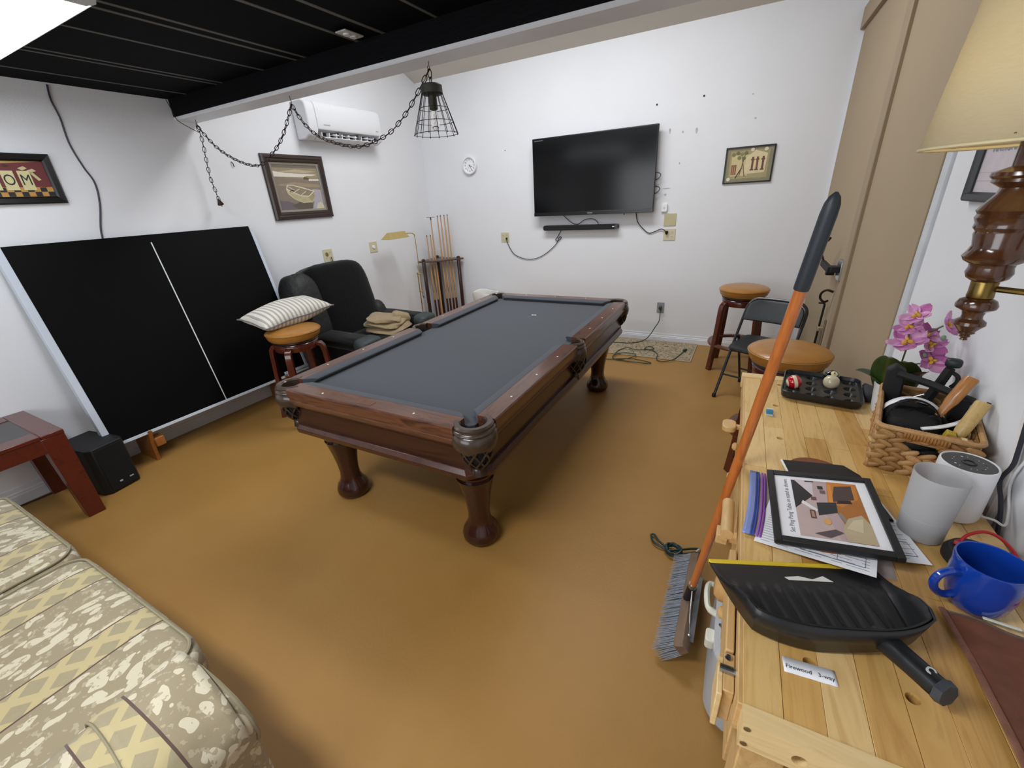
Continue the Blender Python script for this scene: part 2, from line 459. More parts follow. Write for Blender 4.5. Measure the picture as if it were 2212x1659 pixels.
def ring(o0, o1, z0, z1, q0=None, q1=None):
    mb = MB()
    prof = [(o0, z0), (o1, z0), (o1 + 0.004, (z0 + z1) / 2), (o1 - 0.012, z1), (o0, z1)]
    pts = []
    cut = 0.09
    for sx, sy in ((1, 1), (-1, 1), (-1, -1), (1, -1)):
        a = (sx * HX, sy * (HY - cut)); b = (sx * (HX - cut), sy * HY)
        pts += [a, b] if sx * sy > 0 else [b, a]
    secs = []
    for i, p in enumerate(pts):
        sec = []
        for o, z in prof:
            k = 1.0
            sx = math.copysign(1, p[0]); sy = math.copysign(1, p[1])
            sec.append((p[0] - sx * (0.06 - o), p[1] - sy * (0.06 - o), z))
        secs.append(sec)
    return mb.strip(secs, closed=True)
ring(-0.03, 0.04, 0.522, 0.572).build('plinth_moulding', W('cherry_moulding', '20100B', '4A2718', '2E160F', (5, 5, 10), 2, 0.3, 0.3), pt, 0.003)
BX('subframe', M('dark_frame_wood', '241510', 0.7), pt, -HX + 0.13, HX - 0.13, -HY + 0.13, HY - 0.13, 0.55, 0.70)
lp = [(0.055, 0.0), (0.082, 0.004), (0.096, 0.025), (0.098, 0.05), (0.090, 0.078), (0.072, 0.105), (0.060, 0.135), (0.057, 0.175), (0.062, 0.235), (0.073, 0.305), (0.086, 0.365), (0.094, 0.395), (0.097, 0.405), (0.084, 0.412), (0.086, 0.418), (0.099, 0.428), (0.101, 0.438), (0.086, 0.448), (0.088, 0.454), (0.099, 0.464), (0.098, 0.480), (0.085, 0.490), (0.085, 0.53)]
lmb = MB()
nseg = 40
vs = []; fs = []
for r, z in lp:
    for i in range(nseg):
        a = 2 * PI * i / nseg
        g = 0.955 if (i % 5 == 0 and 0.05 < z < 0.37) else 1.0
        vs.append((r * g * math.cos(a), r * g * math.sin(a), z))
for j in range(len(lp) - 1):
    for i in range(nseg):
        fs.append((j * nseg + i, j * nseg + (i + 1) % nseg, (j + 1) * nseg + (i + 1) % nseg, (j + 1) * nseg + i))
fs.append(tuple(range(nseg - 1, -1, -1)))
leg0 = None
for sx in (-1, 1):
    for sy in (-1, 1):
        p = (sx * (HX - 0.1985), sy * (HY - 0.2148), 0)
        if leg0 is None:
            leg0 = MB().add(vs, fs).build('leg', LEGW, pt, smooth=50); leg0.location = p
        else:
            inst(leg0, pt, Matrix.Translation(p))
# sights
SIGHT = M('pearl_sight', 'E9E4D2', 0.3)
s0 = None
sp = [(sd * (HX - 0.043), q) for sd in (-1, 1) for q in (-0.88, -0.59, -0.30, 0.30, 0.59, 0.88)] + [(q, sd * (HY - 0.043)) for sd in (-1, 1) for q in (-0.30, 0.0, 0.30)]
sp = [p for p in sp if not (abs(p[0]) < 0.01 and p[1] < 0)]
for x, y in sp:
    if s0 is None:
        s0 = MB().lathe([(0.0055, 0), (0.0055, 0.0012), (0, 0.0014)], 10).build('sight', SIGHT, pt); s0.location = (x, y, ZT)
    else:
        inst(s0, pt, Matrix.Translation((x, y, ZT)))
MB().prism(rrect(0.10, 0.04, 0.004, 2, 0.0, -HY + 0.045), ZT, ZT + 0.001).build('name_plate', W('plate_wood', '4A2A16', '6B4426', '503018', (3, 3, 3)), pt)
for i, (dx, dy) in enumerate(((0, 0), (0.022, 0.004))):
    MB().lathe([(0.011, 0), (0.011, 0.0006), (0, 0.0007)], 12, (dx, dy, 0)).build('foot_spot', M('white_spot', 'D8D8DA', 0.6), pt).location = (0.02, HY - 0.58, ZB)
# pockets
NET = M('net_leather', '2E221C', 0.3, var=0.1, coat=0.3)
DARK = M('pocket_dark', '0B0A0A', 0.9, var=0)
def pocket(kind, loc, ang):
    p = bpy.data.objects.new('pocket', None); COL.objects.link(p); p.parent = pt; p.location = loc; p.rotation_euler = (0, 0, ang)
    # local +x points outward from the table
    half = math.radians(118 if kind == 'corner' else 84)
    R0, R1 = (0.056, 0.090) if kind == 'corner' else (0.054, 0.078)
    rim = MB().lathe([(R0, -0.045), (R0, -0.006), (R0 + 0.006, 0.001), (R1 - 0.008, 0.002), (R1, -0.005), (R1, -0.02), (R0 + 0.01, -0.045)], 26, (0, 0, 0), -half, half)
    rim.build('pocket_rim', LEATH, p)
    n = 26; vs = []; fs = []
    for j, (k, z) in enumerate(((0.0, -0.015), (0.004, -0.03), (-0.003, -0.036), (0.006, -0.045), (0.012, -0.075), (0.006, -0.11), (-0.006, -0.128))):
        for i in range(n + 1):
            t = i / n
            a = (-half + 2 * half * t) * (0.98 - 0.03 * j)
            zz = z
            if j >= 5: zz += 0.02 * abs(math.sin(t * PI * 3)) * (j - 4) * 0.6 - 0.004
            vs.append(((R1 + k) * math.cos(a), (R1 + k) * math.sin(a), zz))
    for j in range(6):
        for i in range(n):
            fs.append((j * (n + 1) + i, j * (n + 1) + i + 1, (j + 1) * (n + 1) + i + 1, (j + 1) * (n + 1) + i))
    MB().add(vs, fs).build('pocket_shield', LEATH, p, solid=0.006)
    c = (0.016, 0, 0)
    prof = [(0.072, -0.085), (0.074, -0.115), (0.070, -0.145), (0.060, -0.175), (0.044, -0.20), (0.030, -0.215)]
    MB().lathe([(r - 0.006, z) for r, z in prof], 18, c, cap=False).build('pocket_lining', DARK, p)
    nt_ = MB()
    N = 9
    for d_ in (1, -1):
        for i in range(N):
            a0 = 2 * PI * i / N; pts = []
            for j in range(len(prof) * 2 - 1):
                q = j / 2; i0 = int(q); fr = q - i0
                r = prof[i0][0] + (prof[min(i0 + 1, len(prof) - 1)][0] - prof[i0][0]) * fr
                z = prof[i0][1] + (prof[min(i0 + 1, len(prof) - 1)][1] - prof[i0][1]) * fr
                a = a0 + d_ * (q / 5.0) * 1.35
                pts.append((c[0] + r * math.cos(a), r * math.sin(a), z))
            nt_.tube(pts, 0.0055, 5)
    nt_.build('pocket_net', NET, p)
    MB().lathe([(0.030, -0.21), (0.027, -0.222), (0.031, -0.228), (0.033, -0.245), (0.036, -0.258), (0.02, -0.26)], 16, c).build('pocket_boot', NET, p)
    MB().lathe([(0.0575, -0.03), (0.057, -0.09)], 26, (0, 0, 0), -math.radians(116), math.radians(116)).build('pocket_throat', M('throat_cloth', '23262B', 0.9), p)
for sx in (-1, 1):
    for sy in (-1, 1):
        pocket('corner', (sx * (HX - 0.083), sy * (HY - 0.083), ZT), math.atan2(sy, sx))
    pocket('side', (sx * (HX - 0.062), 0, ZT), 0 if sx > 0 else PI)
# ---------------------------------------------------------------- picture helpers
def P(hexc, rough=0.5, var=0.05, vs=30):
    return M('print_' + hexc, hexc, rough, var=var, vs=vs)
def frame_sides(parent, w, h, prof, mat):
    """four mitred members; prof = (d inward, y depth); local x right, z up, front -y"""
    cor = [(-w / 2, -h / 2), (w / 2, -h / 2), (w / 2, h / 2), (-w / 2, h / 2)]
    for i in range(4):
        a, b = cor[i], cor[(i + 1) % 4]
        secs = []
        for c in (a, b):
            sx = -1 if c[0] > 0 else 1; sz = -1 if c[1] > 0 else 1
            secs.append([(c[0] + sx * d, y, c[1] + sz * d) for d, y in prof])
        MB().strip(secs).build('frame_side', mat, parent, smooth=25)
def art(parent, name, w, h, y, polys, cx=0.0, cz=0.0):
    """flat print: list of (points 0..1, colour); each layer a hair in front of the last"""
    mb = MB(); mats = []; 
    for k, (pts, c) in enumerate(polys):
        if c not in mats: mats.append(c)
        mb.m = mats.index(c)
        mb.add([(cx + (u - 0.5) * w, y - k * 0.00012, cz + (v - 0.5) * h) for u, v in pts], [tuple(range(len(pts)))])
    return mb.build(name, [P(c) for c in mats], parent, smooth=0)
RECT = [(0, 0), (1, 0), (1, 1), (0, 1)]
def rect(u0, v0, u1, v1): return [(u0, v0), (u1, v0), (u1, v1), (u0, v1)]
def line(u0, v0, u1, v1, t, asp=1.0):
    dx, dy = u1 - u0, v1 - v0; L = math.hypot(dx * asp, dy); nx, ny = -dy / L * t / 2 / asp, dx * asp / L * t / 2
    return [(u0 - nx, v0 - ny), (u1 - nx, v1 - ny), (u1 + nx, v1 + ny), (u0 + nx, v0 + ny)]
def disc(u, v, r, n=12, asp=1.0): return [(u + r * math.cos(2 * PI * i / n) / asp, v + r * math.sin(2 * PI * i / n)) for i in range(n)]

# boat picture on the left wall
bp = thing('framed_picture', 'dark wooden frame with a sepia rowing boat picture on left wall', 'picture', (LX, 3.083, 1.875), PI / 2)
FRD = W('dark_walnut_frame', '1E1411', '33231D', '281A16', (10, 10, 10), 2, 0.35, 0.2)
frame_sides(bp, 0.668, 0.568, [(0, 0), (0, -0.022), (0.012, -0.034), (0.03, -0.036), (0.042, -0.028), (0.05, -0.03), (0.062, -0.026), (0.07, -0.014), (0.07, 0)], FRD)
frame_sides(bp, 0.530, 0.430, [(0, 0), (0, -0.016), (0.018, -0.012), (0.018, 0)], M('grey_liner', '8A8579', 0.5))
art(bp, 'picture_print', 0.50, 0.40, -0.008, [
    (RECT, '8D8070'), (rect(0, 0.86, 1, 1), '6E665A'), (rect(0, 0.80, 1, 0.93), '94876F'), ([(0.1, 0.84), (0.5, 0.90), (0.95, 0.86), (0.7, 0.82)], 'B5A88C'),
    ([(0, 0.74), (0, 0.86), (0.25, 0.82), (1, 0.79), (1, 0.72)], 'D9D2C4'), ([(0.6, 0.70), (0.72, 0.76), (0.85, 0.76), (1, 0.80), (1, 0.68), (0.6, 0.68)], '9A8C6C'), ([(0.62, 0.66), (0.66, 0.74), (0.76, 0.72), (0.8, 0.66)], '5F5340'),
    ([(0, 0.0), (0, 0.73), (0.35, 0.70), (1, 0.66), (1, 0.0)], '85786A'), (rect(0.76, 0.65, 1, 0.69), 'D6D2CB'), ([(0, 0.56), (0.4, 0.62), (1, 0.56), (1, 0.50), (0.3, 0.52)], '9B8A72'),
    ([(0.70, 0.0), (0.78, 0.16), (0.72, 0.28), (0.80, 0.46), (1, 0.44), (1, 0.0)], 'A9A4AD'), ([(0.80, 0.0), (0.86, 0.14), (0.94, 0.16), (1, 0.05), (1, 0.0)], 'C9BFA8'), ([(0, 0), (0, 0.22), (0.2, 0.2), (0.4, 0.1), (0.62, 0.0)], '6C6268'), ([(0.25, 0.1), (0.5, 0.2), (0.74, 0.14), (0.72, 0.02), (0.4, 0.0)], '5F564C'),
    ([(0.20, 0.46), (0.24, 0.56), (0.34, 0.56), (0.60, 0.50), (0.82, 0.42), (0.82, 0.30), (0.74, 0.16), (0.52, 0.15), (0.34, 0.24), (0.22, 0.36)], 'C7BEA0'),
    ([(0.22, 0.46), (0.26, 0.545), (0.35, 0.545), (0.60, 0.485), (0.80, 0.41), (0.68, 0.31), (0.50, 0.32), (0.33, 0.38)], '8C8168'),
    ([(0.22, 0.40), (0.50, 0.31), (0.68, 0.29), (0.82, 0.40), (0.82, 0.32), (0.74, 0.18), (0.52, 0.17), (0.34, 0.26)], 'B3A984'), ([(0.66, 0.29), (0.82, 0.40), (0.82, 0.30), (0.73, 0.17)], 'A0956F'),
    (rect(0.27, 0.40, 0.38, 0.45), '3A3128'), (line(0.36, 0.40, 0.50, 0.47, 0.012), 'DDD6C4'), (line(0.50, 0.33, 0.64, 0.42, 0.012), 'DDD6C4'), (line(0.26, 0.52, 0.38, 0.44, 0.012), 'DDD6C4'),
    (line(0.21, 0.47, 0.50, 0.315, 0.014), 'E4DECD'), (line(0.50, 0.315, 0.68, 0.30, 0.014), 'E4DECD'), (line(0.68, 0.30, 0.82, 0.415, 0.014), 'E4DECD'), (line(0.34, 0.555, 0.82, 0.415, 0.014), 'E4DECD'), (line(0.21, 0.47, 0.25, 0.555, 0.014), 'E4DECD'), (line(0.25, 0.555, 0.34, 0.555, 0.014), 'E4DECD')])
# letter sign picture at the far left
rp = thing('framed_sign', 'black framed red and checkered sign with block letters on left wall', 'picture', (LX, 0.905, 1.94), PI / 2)
BLFR = M('black_frame_wood', '0F0F10', 0.35, var=0.2, bs_=30, bst=0.1)
RW, RH = 0.81, 0.282
frame_sides(rp, RW, RH, [(0, 0), (0, -0.022), (0.008, -0.03), (0.032, -0.026), (0.042, -0.016), (0.042, 0)], BLFR)
pol = [(RECT, '6B3032'), ([(0, 1), (1, 1), (0.55, 0.88), (0, 0.80)], 'B79A5E'), (rect(0, 0, 1, 0.27), 'C08F4C')]
for i in range(24):
    for j in range(2):
        if (i + j) % 2: pol.append((rect(i / 24, j * 0.125 + 0.01, (i + 1) / 24, (j + 1) * 0.125 + 0.01), '22262A'))
for q, c in (([(0.83, 0.80), (0.87, 0.86), (0.89, 0.80), (0.855, 0.74)], 'C5B98E'), ([(0.88, 0.74), (0.92, 0.79), (0.94, 0.73), (0.90, 0.67)], 'C5B98E'), ([(0.895, 0.66), (0.915, 0.68), (0.95, 0.48), (0.93, 0.45)], 'C5B98E'), ([(0.74, 0.86), (0.76, 0.92), (0.79, 0.87), (0.77, 0.83)], '4A2A28')):
    pol.append((q, c))
art(rp, 'sign_print', RW - 0.084, RH - 0.084, -0.008, pol)
for k, ch in enumerate('ROOM'):
    x = 0.036 + k * 0.074
    MB().box(x - 0.028, x + 0.028, -0.011, -0.009, -0.062, 0.045).build('letter_tile', P('CFC795'), rp)
    text('letter', ch, 0.085, INK, rp, (x, -0.0115, -0.008), (PI / 2, 0, 0), sx=0.75)
# small picture on the back wall
sp_ = thing('framed_print', 'small black framed beige print hanging right of the television', 'picture', (-0.138, D, 1.828))
frame_sides(sp_, 0.413, 0.314, [(0, 0), (0, -0.016), (0.004, -0.018), (0.012, -0.018), (0.012, 0)], BLFR)
pol = [(RECT, '8A8468'), (rect(0.08, 0.10, 0.92, 0.92), 'A59A72'), (rect(0.12, 0.18, 0.50, 0.80), 'CDBE8C'), ([(0.40, 0.22), (0.86, 0.25), (0.88, 0.80), (0.62, 0.92), (0.44, 0.72)], 'D8CBA0')]
for u, hh, c in ((0.56, 0.5, '6B4030'), (0.66, 0.5, '7A4A34'), (0.78, 0.5, '6B4030')):
    pol += [(rect(u, 0.32, u + 0.045, 0.32 + hh * 0.8), c), (rect(u - 0.02, 0.62, u + 0.06, 0.66), c), (rect(u - 0.02, 0.32, u + 0.06, 0.36), c)]
for u in (0.13, 0.17, 0.21): pol.append((rect(u, 0.22, u + 0.028, 0.22 + 0.3), '8A4A38'))
pol += [(line(0.32, 0.18, 0.40, 0.80, 0.02, 1.3), '7A4632'), (line(0.44, 0.15, 0.34, 0.75, 0.02, 1.3), '5A4A34'), (line(0.24, 0.12, 0.36, 0.42, 0.03, 1.3), '3A3A34')]
for u, v, c in ((0.15, 0.82, '7C7A50'), (0.24, 0.86, '6E6C46'), (0.33, 0.82, '84825A'), (0.42, 0.85, '6E6C46'), (0.28, 0.72, '7C7A50'), (0.38, 0.70, '6E6C46'), (0.55, 0.93, 'D8D2B8'), (0.84, 0.92, 'D8D2B8'), (0.09, 0.09, 'E0DAC2')): pol.append((disc(u, v, 0.055, 12, 1.3), c))
art(sp_, 'print_sheet', 0.39, 0.29, -0.008, pol)
# framed poster on the right wall
yp = thing('framed_poster', 'black framed pale poster on right wall behind the lamp', 'picture', (xr(1.925), 1.925, 1.80), -PI / 2 + ROTR)
frame_sides(yp, 0.45, 0.46, [(0, 0), (0, -0.02), (0.006, -0.026), (0.022, -0.024), (0.028, -0.014), (0.028, 0)], M('charcoal_frame', '2A2E33', 0.4))
art(yp, 'poster_sheet', 0.395, 0.405, -0.008, [(RECT, 'CFC6CC'), (rect(0.05, 0.42, 0.95, 0.60), 'C9B4BC'), (rect(0.0, 0.14, 1, 0.145), 'B9B0B4'), (rect(0.0, 0.08, 1, 0.085), 'B9B0B4')])
text('poster_line', 'GATEWAY TO', 0.045, M('grey_blue_ink', '8F9BA6', 0.6), yp, (-0.005, -0.010, 0.035), (PI / 2, 0, 0))
text('poster_title', 'YELLOWSTONE', 0.046, M('mauve_ink', '9C7F90', 0.6), yp, (-0.005, -0.010, -0.025), (PI / 2, 0, 0))
text('poster_line', 'NATIONAL PARK', 0.036, M('grey_blue_ink', '8F9BA6', 0.6), yp, (-0.005, -0.010, -0.075), (PI / 2, 0, 0))

# ---------------------------------------------------------------- ping pong half leaning on the left wall
pp = thing('ping_pong_table', 'black ping pong table half with white edges leaning against left wall', 'ping pong table', (-3.683, 1.665, 0.262))
lean = -math.atan(0.275 / 1.30)
def ppb(): return MB().at((0, 0, 0), (0, lean, 0))
PPB = M('ping_pong_black', '030304', 0.6, var=0.2, spec=0.12)
PPW = M('ping_pong_white_steel', 'C3CCD8', 0.35, var=0.02)
ppb().box(-0.02, 0, -0.765, 0.775, 0, 1.335).build('board', PPB, pp, 0.002)
ppb().box(-0.05, 0.003, -0.805, -0.765, 0.0, 1.335).build('side_apron', PPW, pp, 0.002)
ppb().box(-0.05, 0.003, 0.775, 0.80, 0.0, 1.285).build('side_apron', PPW, pp, 0.002)
ppb().box(-0.05, 0.004, -0.805, 0.80, -0.022, 0.0).build('end_apron', PPW, pp, 0.002)
ppb().box(0, 0.0006, -0.004, 0.004, 0.0, 1.28).build('center_line', M('white_line', 'CFD6D2', 0.6), pp)
ppb().box(0.0, 0.012, 0.55, 0.80, 0.004, 0.03).build('hinge_bar', PPW, pp, 0.002)
STW = W('orange_pine', '7A4A1E', 'A8692F', '8A5526', (3, 10, 10), 2, 0.5, 0.05)
for k, (y, lab) in enumerate(((1.10, 'wooden stand under the left end of the black ping pong table'), (2.215, 'wooden stand under the ping pong table beside the striped pillow stool'))):
    st = thing('table_stand', lab, 'stand', (-3.80, y, 0), 0, 'wooden stands holding up the ping pong table')
    MB().prism([(-0.17, 0), (0.075, 0), (0.10, 0.16), (0.14, 0.26), (0.122, 0.262), (0.09, 0.228), (-0.06, 0.228), (-0.17, 0.12)], -0.012, 0.012, 'y').build('upright', STW, st, 0.002)
    MB().box(0.02, 0.115, 0.012, 0.075, 0.115, 0.185).build('cross_block', STW, st, 0.006)

# ---------------------------------------------------------------- air conditioner
ac = thing('air_conditioner', 'white wall mounted split air conditioner above the boat picture', 'air conditioner', (LX, 3.20, 2.29))
ACW = M('ac_white', 'E2E4E8', 0.22, var=0.01)
bodyp = [(0, 0.005), (0, 0.322), (0.13, 0.325), (0.175, 0.312), (0.196, 0.285), (0.202, 0.23), (0.200, 0.10), (0.192, 0.082), (0.12, 0.07), (0.06, 0.005)]
MB().prism(bodyp, 0.10, 0.93, 'y').build('body', ACW, ac, 0.004)
chk = [(0, 0.0), (0, 0.322), (0.13, 0.325), (0.172, 0.31), (0.190, 0.285), (0.196, 0.23), (0.194, 0.075), (0.175, 0.03), (0.11, 0.0)]
MB().prism(chk, 0.0, 0.105, 'y').build('end_cheek', ACW, ac, 0.012)
MB().prism(chk, 0.92, 0.965, 'y').build('end_cheek', ACW, ac, 0.012)
BX('outlet_void', M('ac_dark', '1A1B1D', 0.7), ac, 0.055, 0.125, 0.105, 0.92, 0.008, 0.066)
MB().prism([(0.06, 0.0), (0.16, 0.012), (0.172, 0.02), (0.168, 0.026), (0.06, 0.012)], 0.105, 0.92, 'y').build('flap', ACW, ac, 0.002)
for y in (0.15, 0.24, 0.33, 0.40, 0.49, 0.58, 0.66, 0.75, 0.84):
    MB().prism([(0.07, 0.01), (0.168, 0.026), (0.172, 0.062), (0.12, 0.068), (0.07, 0.062)], y, y + 0.008, 'y').build('louver_vane', ACW, ac)
for y in (0.37, 0.63): MB().prism([(0.1, 0.02), (0.175, 0.03), (0.18, 0.07), (0.1, 0.07)], y - 0.012, y + 0.012, 'y').build('louver_post', M('ac_grey', '6E7074', 0.5), ac)
for y0, y1 in ((0.28, 0.44), (0.47, 0.60), (0.70, 0.82)): BX('grille_bar', ACW, ac, 0.13, 0.176, y0, y1, 0.044, 0.052, 0.002)
BX('badge', M('badge_grey', 'A8ABB2', 0.4), ac, 0.199, 0.2025, 0.17, 0.245, 0.118, 0.128)
BX('badge', M('badge_grey', 'A8ABB2', 0.4), ac, 0.199, 0.2025, 0.865, 0.90, 0.118, 0.126)

# ---------------------------------------------------------------- television, soundbar, clock, plates
tv = thing('television', 'large black flat television mounted on the back wall', 'television', (-1.668, D, 1.849), 0)
SCR = M('tv_screen', '040506', 0.16, var=0.0, spec=0.35)
BX('screen', SCR, tv, -0.682, 0.682, -0.104, -0.098, -0.368, 0.394)
BX('bezel', M('tv_bezel', '0B0C0E', 0.25, var=0.02), tv, -0.694, 0.694, -0.102, -0.06, -0.407, 0.407, 0.006)
BX('lower_bezel', M('tv_bezel', '0B0C0E', 0.25), tv, -0.694, 0.694, -0.107, -0.10, -0.407, -0.368, 0.003)
BX('rear_housing', BLACKM, tv, -0.5, 0.5, -0.06, -0.03, -0.30, 0.28, 0.01)
BX('wall_mount', BLACKM, tv, -0.25, 0.25, -0.03, 0, -0.2, 0.2)
BX('brand_mark', M('silver_mark', '8C8F94', 0.4), tv, -0.03, 0.03, -0.1085, -0.107, -0.393, -0.385)
BX('feature_sticker', M('silver_mark2', '5C5F64', 0.4), tv, -0.665, -0.56, -0.1048, -0.104, 0.378, 0.386)
for z in (0.0, -0.13):
    MB().tube(smooth_path([(0.66, -0.05, -0.02 + z), (0.72, -0.05, -0.035 + z), (0.735, -0.05, -0.06 + z), (0.70, -0.05, -0.095 + z), (0.66, -0.05, -0.10 + z)]), 0.004, 6).build('cable_loop', BLACK, tv)
BX('remote_eye', BLACK, tv, 0.38, 0.388, -0.09, -0.082, -0.425, -0.405)
sb = thing('soundbar', 'slim black soundbar mounted below the television', 'soundbar', (-1.811, D, 1.304))
MB().prism(rrect(0.913, 0.056, 0.02, 4), -0.07, -0.012, 'y').build('bar_body', M('soundbar_cloth', '131315', 0.8, var=0.15, vs=200), sb, 0.006)
MB().prism(rrect(0.03, 0.054, 0.012, 3, 0.44, 0), -0.072, -0.012, 'y').build('end_cap', M('soundbar_cap', '3A3B3E', 0.3), sb)
BX('brand_mark', M('soundbar_mark', 'D0D0D2', 0.4), sb, 0.395, 0.42, -0.0716, -0.07, -0.004, 0.008)
BX('wall_bracket', BLACKM, sb, -0.3, 0.3, -0.013, 0, -0.015, 0.015)
def cord(name, pts, r, mat, label, cat='cord', n=6, sm=6, group=None):
    o = MB().tube(smooth_path(pts, sm), r, n).build(name, mat)
    return tag(o, label, cat, group)
CORD = M('black_cord', '1C1D20', 0.5)
sc_ = thing('looped_cable', 'thin black cord looping from the soundbar to the left outlet', 'cord', (-2.4, 5.07, 1.1))
o = MB().at((2.4, -5.07, -1.1)).tube(smooth_path([(-2.053, 5.07, 1.275), (-2.10, 5.075, 1.20), (-2.13, 5.078, 1.165), (-2.10, 5.078, 1.15), (-2.055, 5.078, 1.185), (-2.08, 5.078, 1.195), (-2.127, 5.078, 1.111), (-2.267, 5.08, 1.0), (-2.417, 5.08, 0.937), (-2.569, 5.08, 0.935), (-2.715, 5.08, 0.992), (-2.79, 5.078, 1.102), (-2.811, 5.075, 1.165), (-2.811, 5.07, 1.185)]), 0.0042, 6).build('cable', CORD, sc_)
MB().at((2.4, -5.07, -1.1)).ball((-2.811, 5.072, 1.186), 0.014, 10, (1, 1.2, 1)).build('plug', BLACK, sc_)
cord('audio_cord', [(-2.015, 5.05, 1.442), (-1.923, 5.055, 1.364), (-1.842, 5.06, 1.338), (-1.752, 5.06, 1.384), (-1.663, 5.055, 1.392), (-1.60, 5.05, 1.36), (-1.585, 5.045, 1.333)], 0.004, CORD, 'short black cord bridging television and soundbar')
tc_ = thing('power_cable', 'black power cord from television to the double outlet on right', 'cord', (-1.0, 5.07, 1.25))
MB().at((1.0, -5.07, -1.25)).tube(smooth_path([(-1.167, 5.05, 1.442), (-1.146, 5.07, 1.342), (-1.076, 5.078, 1.263), (-1.018, 5.08, 1.224), (-0.951, 5.08, 1.242), (-0.89, 5.075, 1.264), (-0.845, 5.065, 1.245)]), 0.0045, 6).build('cable', CORD, tc_)
MB().at((1.0, -5.07, -1.25)).lathe([(0.006, -0.025), (0.014, -0.01), (0.016, 0.012), (0, 0.014)], 10, (-0.832, 5.068, 1.232)).build('plug', BLACK, tc_)
ck = thing('wall_clock', 'small round white wall clock left of the television', 'clock', (-3.283, D, 2.068))
def lathe_y(mb, prof, n=28, cap=True):
    mb.T = Matrix.Rotation(PI / 2, 4, 'X'); return mb.lathe(prof, n, cap=cap)
lathe_y(MB(), [(0.085, 0), (0.104, 0.004), (0.106, 0.02), (0.100, 0.032), (0.088, 0.034), (0.086, 0.018)], 28, False).build('clock_rim', WHITEP, ck)
lathe_y(MB(), [(0.09, 0), (0.09, 0.018), (0, 0.0185)]).build('clock_face', PAPER, ck)
for h in range(1, 13):
    a = PI / 2 - 2 * PI * h / 12
    text('numeral', str(h), 0.026, INK, ck, (0.066 * math.cos(a), -0.019, 0.066 * math.sin(a)), (PI / 2, 0, 0))
for nm, a, L, t in (('hour_hand', -25, 0.045, 0.004), ('minute_hand', -62, 0.07, 0.003), ('second_hand', 232, 0.06, 0.0012)):
    MB().at((0, -0.021, 0), (0, -math.radians(a), 0)).box(-0.012, L, -0.0005, 0.0005, -t / 2, t / 2).build(nm, INK, ck)
# wall plates
def plate(name, label, loc, rot, w, h, mat, kind, group='wall plates'):
    t = thing(name, label, 'wall plate', loc, rot, group)
    MB().prism(rrect(w, h, 0.004, 2), -0.006, 0, 'y').build('cover', mat, t, 0.002)
    if kind in ('duplex', 'double'):
        for x in ((-0.026, 0.026) if kind == 'double' else (0,)):
            for z in (0.024, -0.024):
                MB().prism(rrect(0.032, 0.03, 0.012, 3, x, z), -0.0085, -0.005, 'y').build('receptacle', mat, t)
                for dx in (-0.006, 0.006): BX('slot', INK, t, x + dx - 0.0012, x + dx + 0.0012, -0.0089, -0.0084, z - 0.002, z + 0.007)
    elif kind == 'dial':
        lathe_y(MB(), [(0.022, 0.004), (0.022, 0.014), (0.018, 0.018), (0, 0.018)], 16).build('dial', WHITEP, t)
    elif kind == 'toggle':
        BX('toggle', mat, t, -0.005, 0.005, -0.018, -0.005, -0.012, 0.012, 0.002)
    return t
p1 = plate('outlet_plate', 'stained ivory double outlet above the black recliner', (LX, 3.248, 1.208), PI / 2, 0.122, 0.13, IVORY, 'double')
MB().prism([(-0.03, 0.0), (-0.012, -0.012), (0.004, 0.0), (-0.002, 0.03), (-0.022, 0.036), (-0.034, 0.02)], -0.0093, -0.0088, 'y').build('burn_stain', M('brown_stain', '8A6A26', 0.6, var=0.3, vs=60), p1)
plate('dimmer_plate', 'ivory plate with round white dial left of brass lamp', (LX, 3.920, 1.218), PI / 2, 0.122, 0.122, IVORY, 'dial')
plate('outlet_plate', 'ivory double outlet left of the soundbar', (-2.838, D, 1.20), 0, 0.116, 0.12, IVORY, 'double')
plate('blank_plate', 'blank ivory square plate right of the television', (-0.810, D, 1.356), 0, 0.123, 0.125, M('olive_ivory_plate', 'B7B085', 0.4), 'blank')
plate('outlet_plate', 'ivory double outlet with black plug below the blank plate', (-0.804, D, 1.205), 0, 0.123, 0.122, IVORY, 'double')
plate('outlet_plate', 'grey outlet low on the back wall with green cord', (-0.831, D, 0.402), 0, 0.08, 0.12, M('grey_plate', '8E9297', 0.4), 'duplex')
sn = thing('wall_sensor', 'small white sensor box above the blank ivory plate', 'sensor', (-0.876, D, 1.477))
MB().prism(rrect(0.06, 0.08, 0.01, 3), -0.022, 0, 'y').build('case', WHITEP, sn, 0.003)
lathe_y(MB(), [(0.012, 0.02), (0.011, 0.0235), (0, 0.0235)], 12).build('button', M('light_grey', 'C8C8C8', 0.4), sn)
co = thing('ceiling_outlet', 'white duplex outlet on the black ceiling near the beam', 'wall plate', (-1.945, 2.0, 2.472))
BX('cover', M('ceiling_plate', 'B9BBB2', 0.4), co, -0.035, 0.035, -0.062, 0.062, -0.007, 0, 0.002)
for y in (-0.022, 0.022): MB().lathe([(0.017, -0.014), (0.017, -0.006)], 14, (0, y, 0)).build('receptacle', WHITEP, co)
for k, (x, z, r, nm, lab) in enumerate(((-1.029, 2.430, 0.009, 'wall_hole', 'dark screw hole above the television right corner'), (-0.599, 2.445, 0.009, 'wall_hole', 'dark screw hole high above the framed print'), (-2.771, 2.189, 0.005, 'nail', 'small dark nail between clock and television'))):
    tag(lathe_y(MB(), [(r, 0), (r, 0.003), (r * 0.6, 0.004), (0, 0.002)], 10).build(nm, INK), lab, 'nail').location = (x, D, z)
SPK = M('spackle_grey', 'B4B6BA', 0.8, var=0.2)
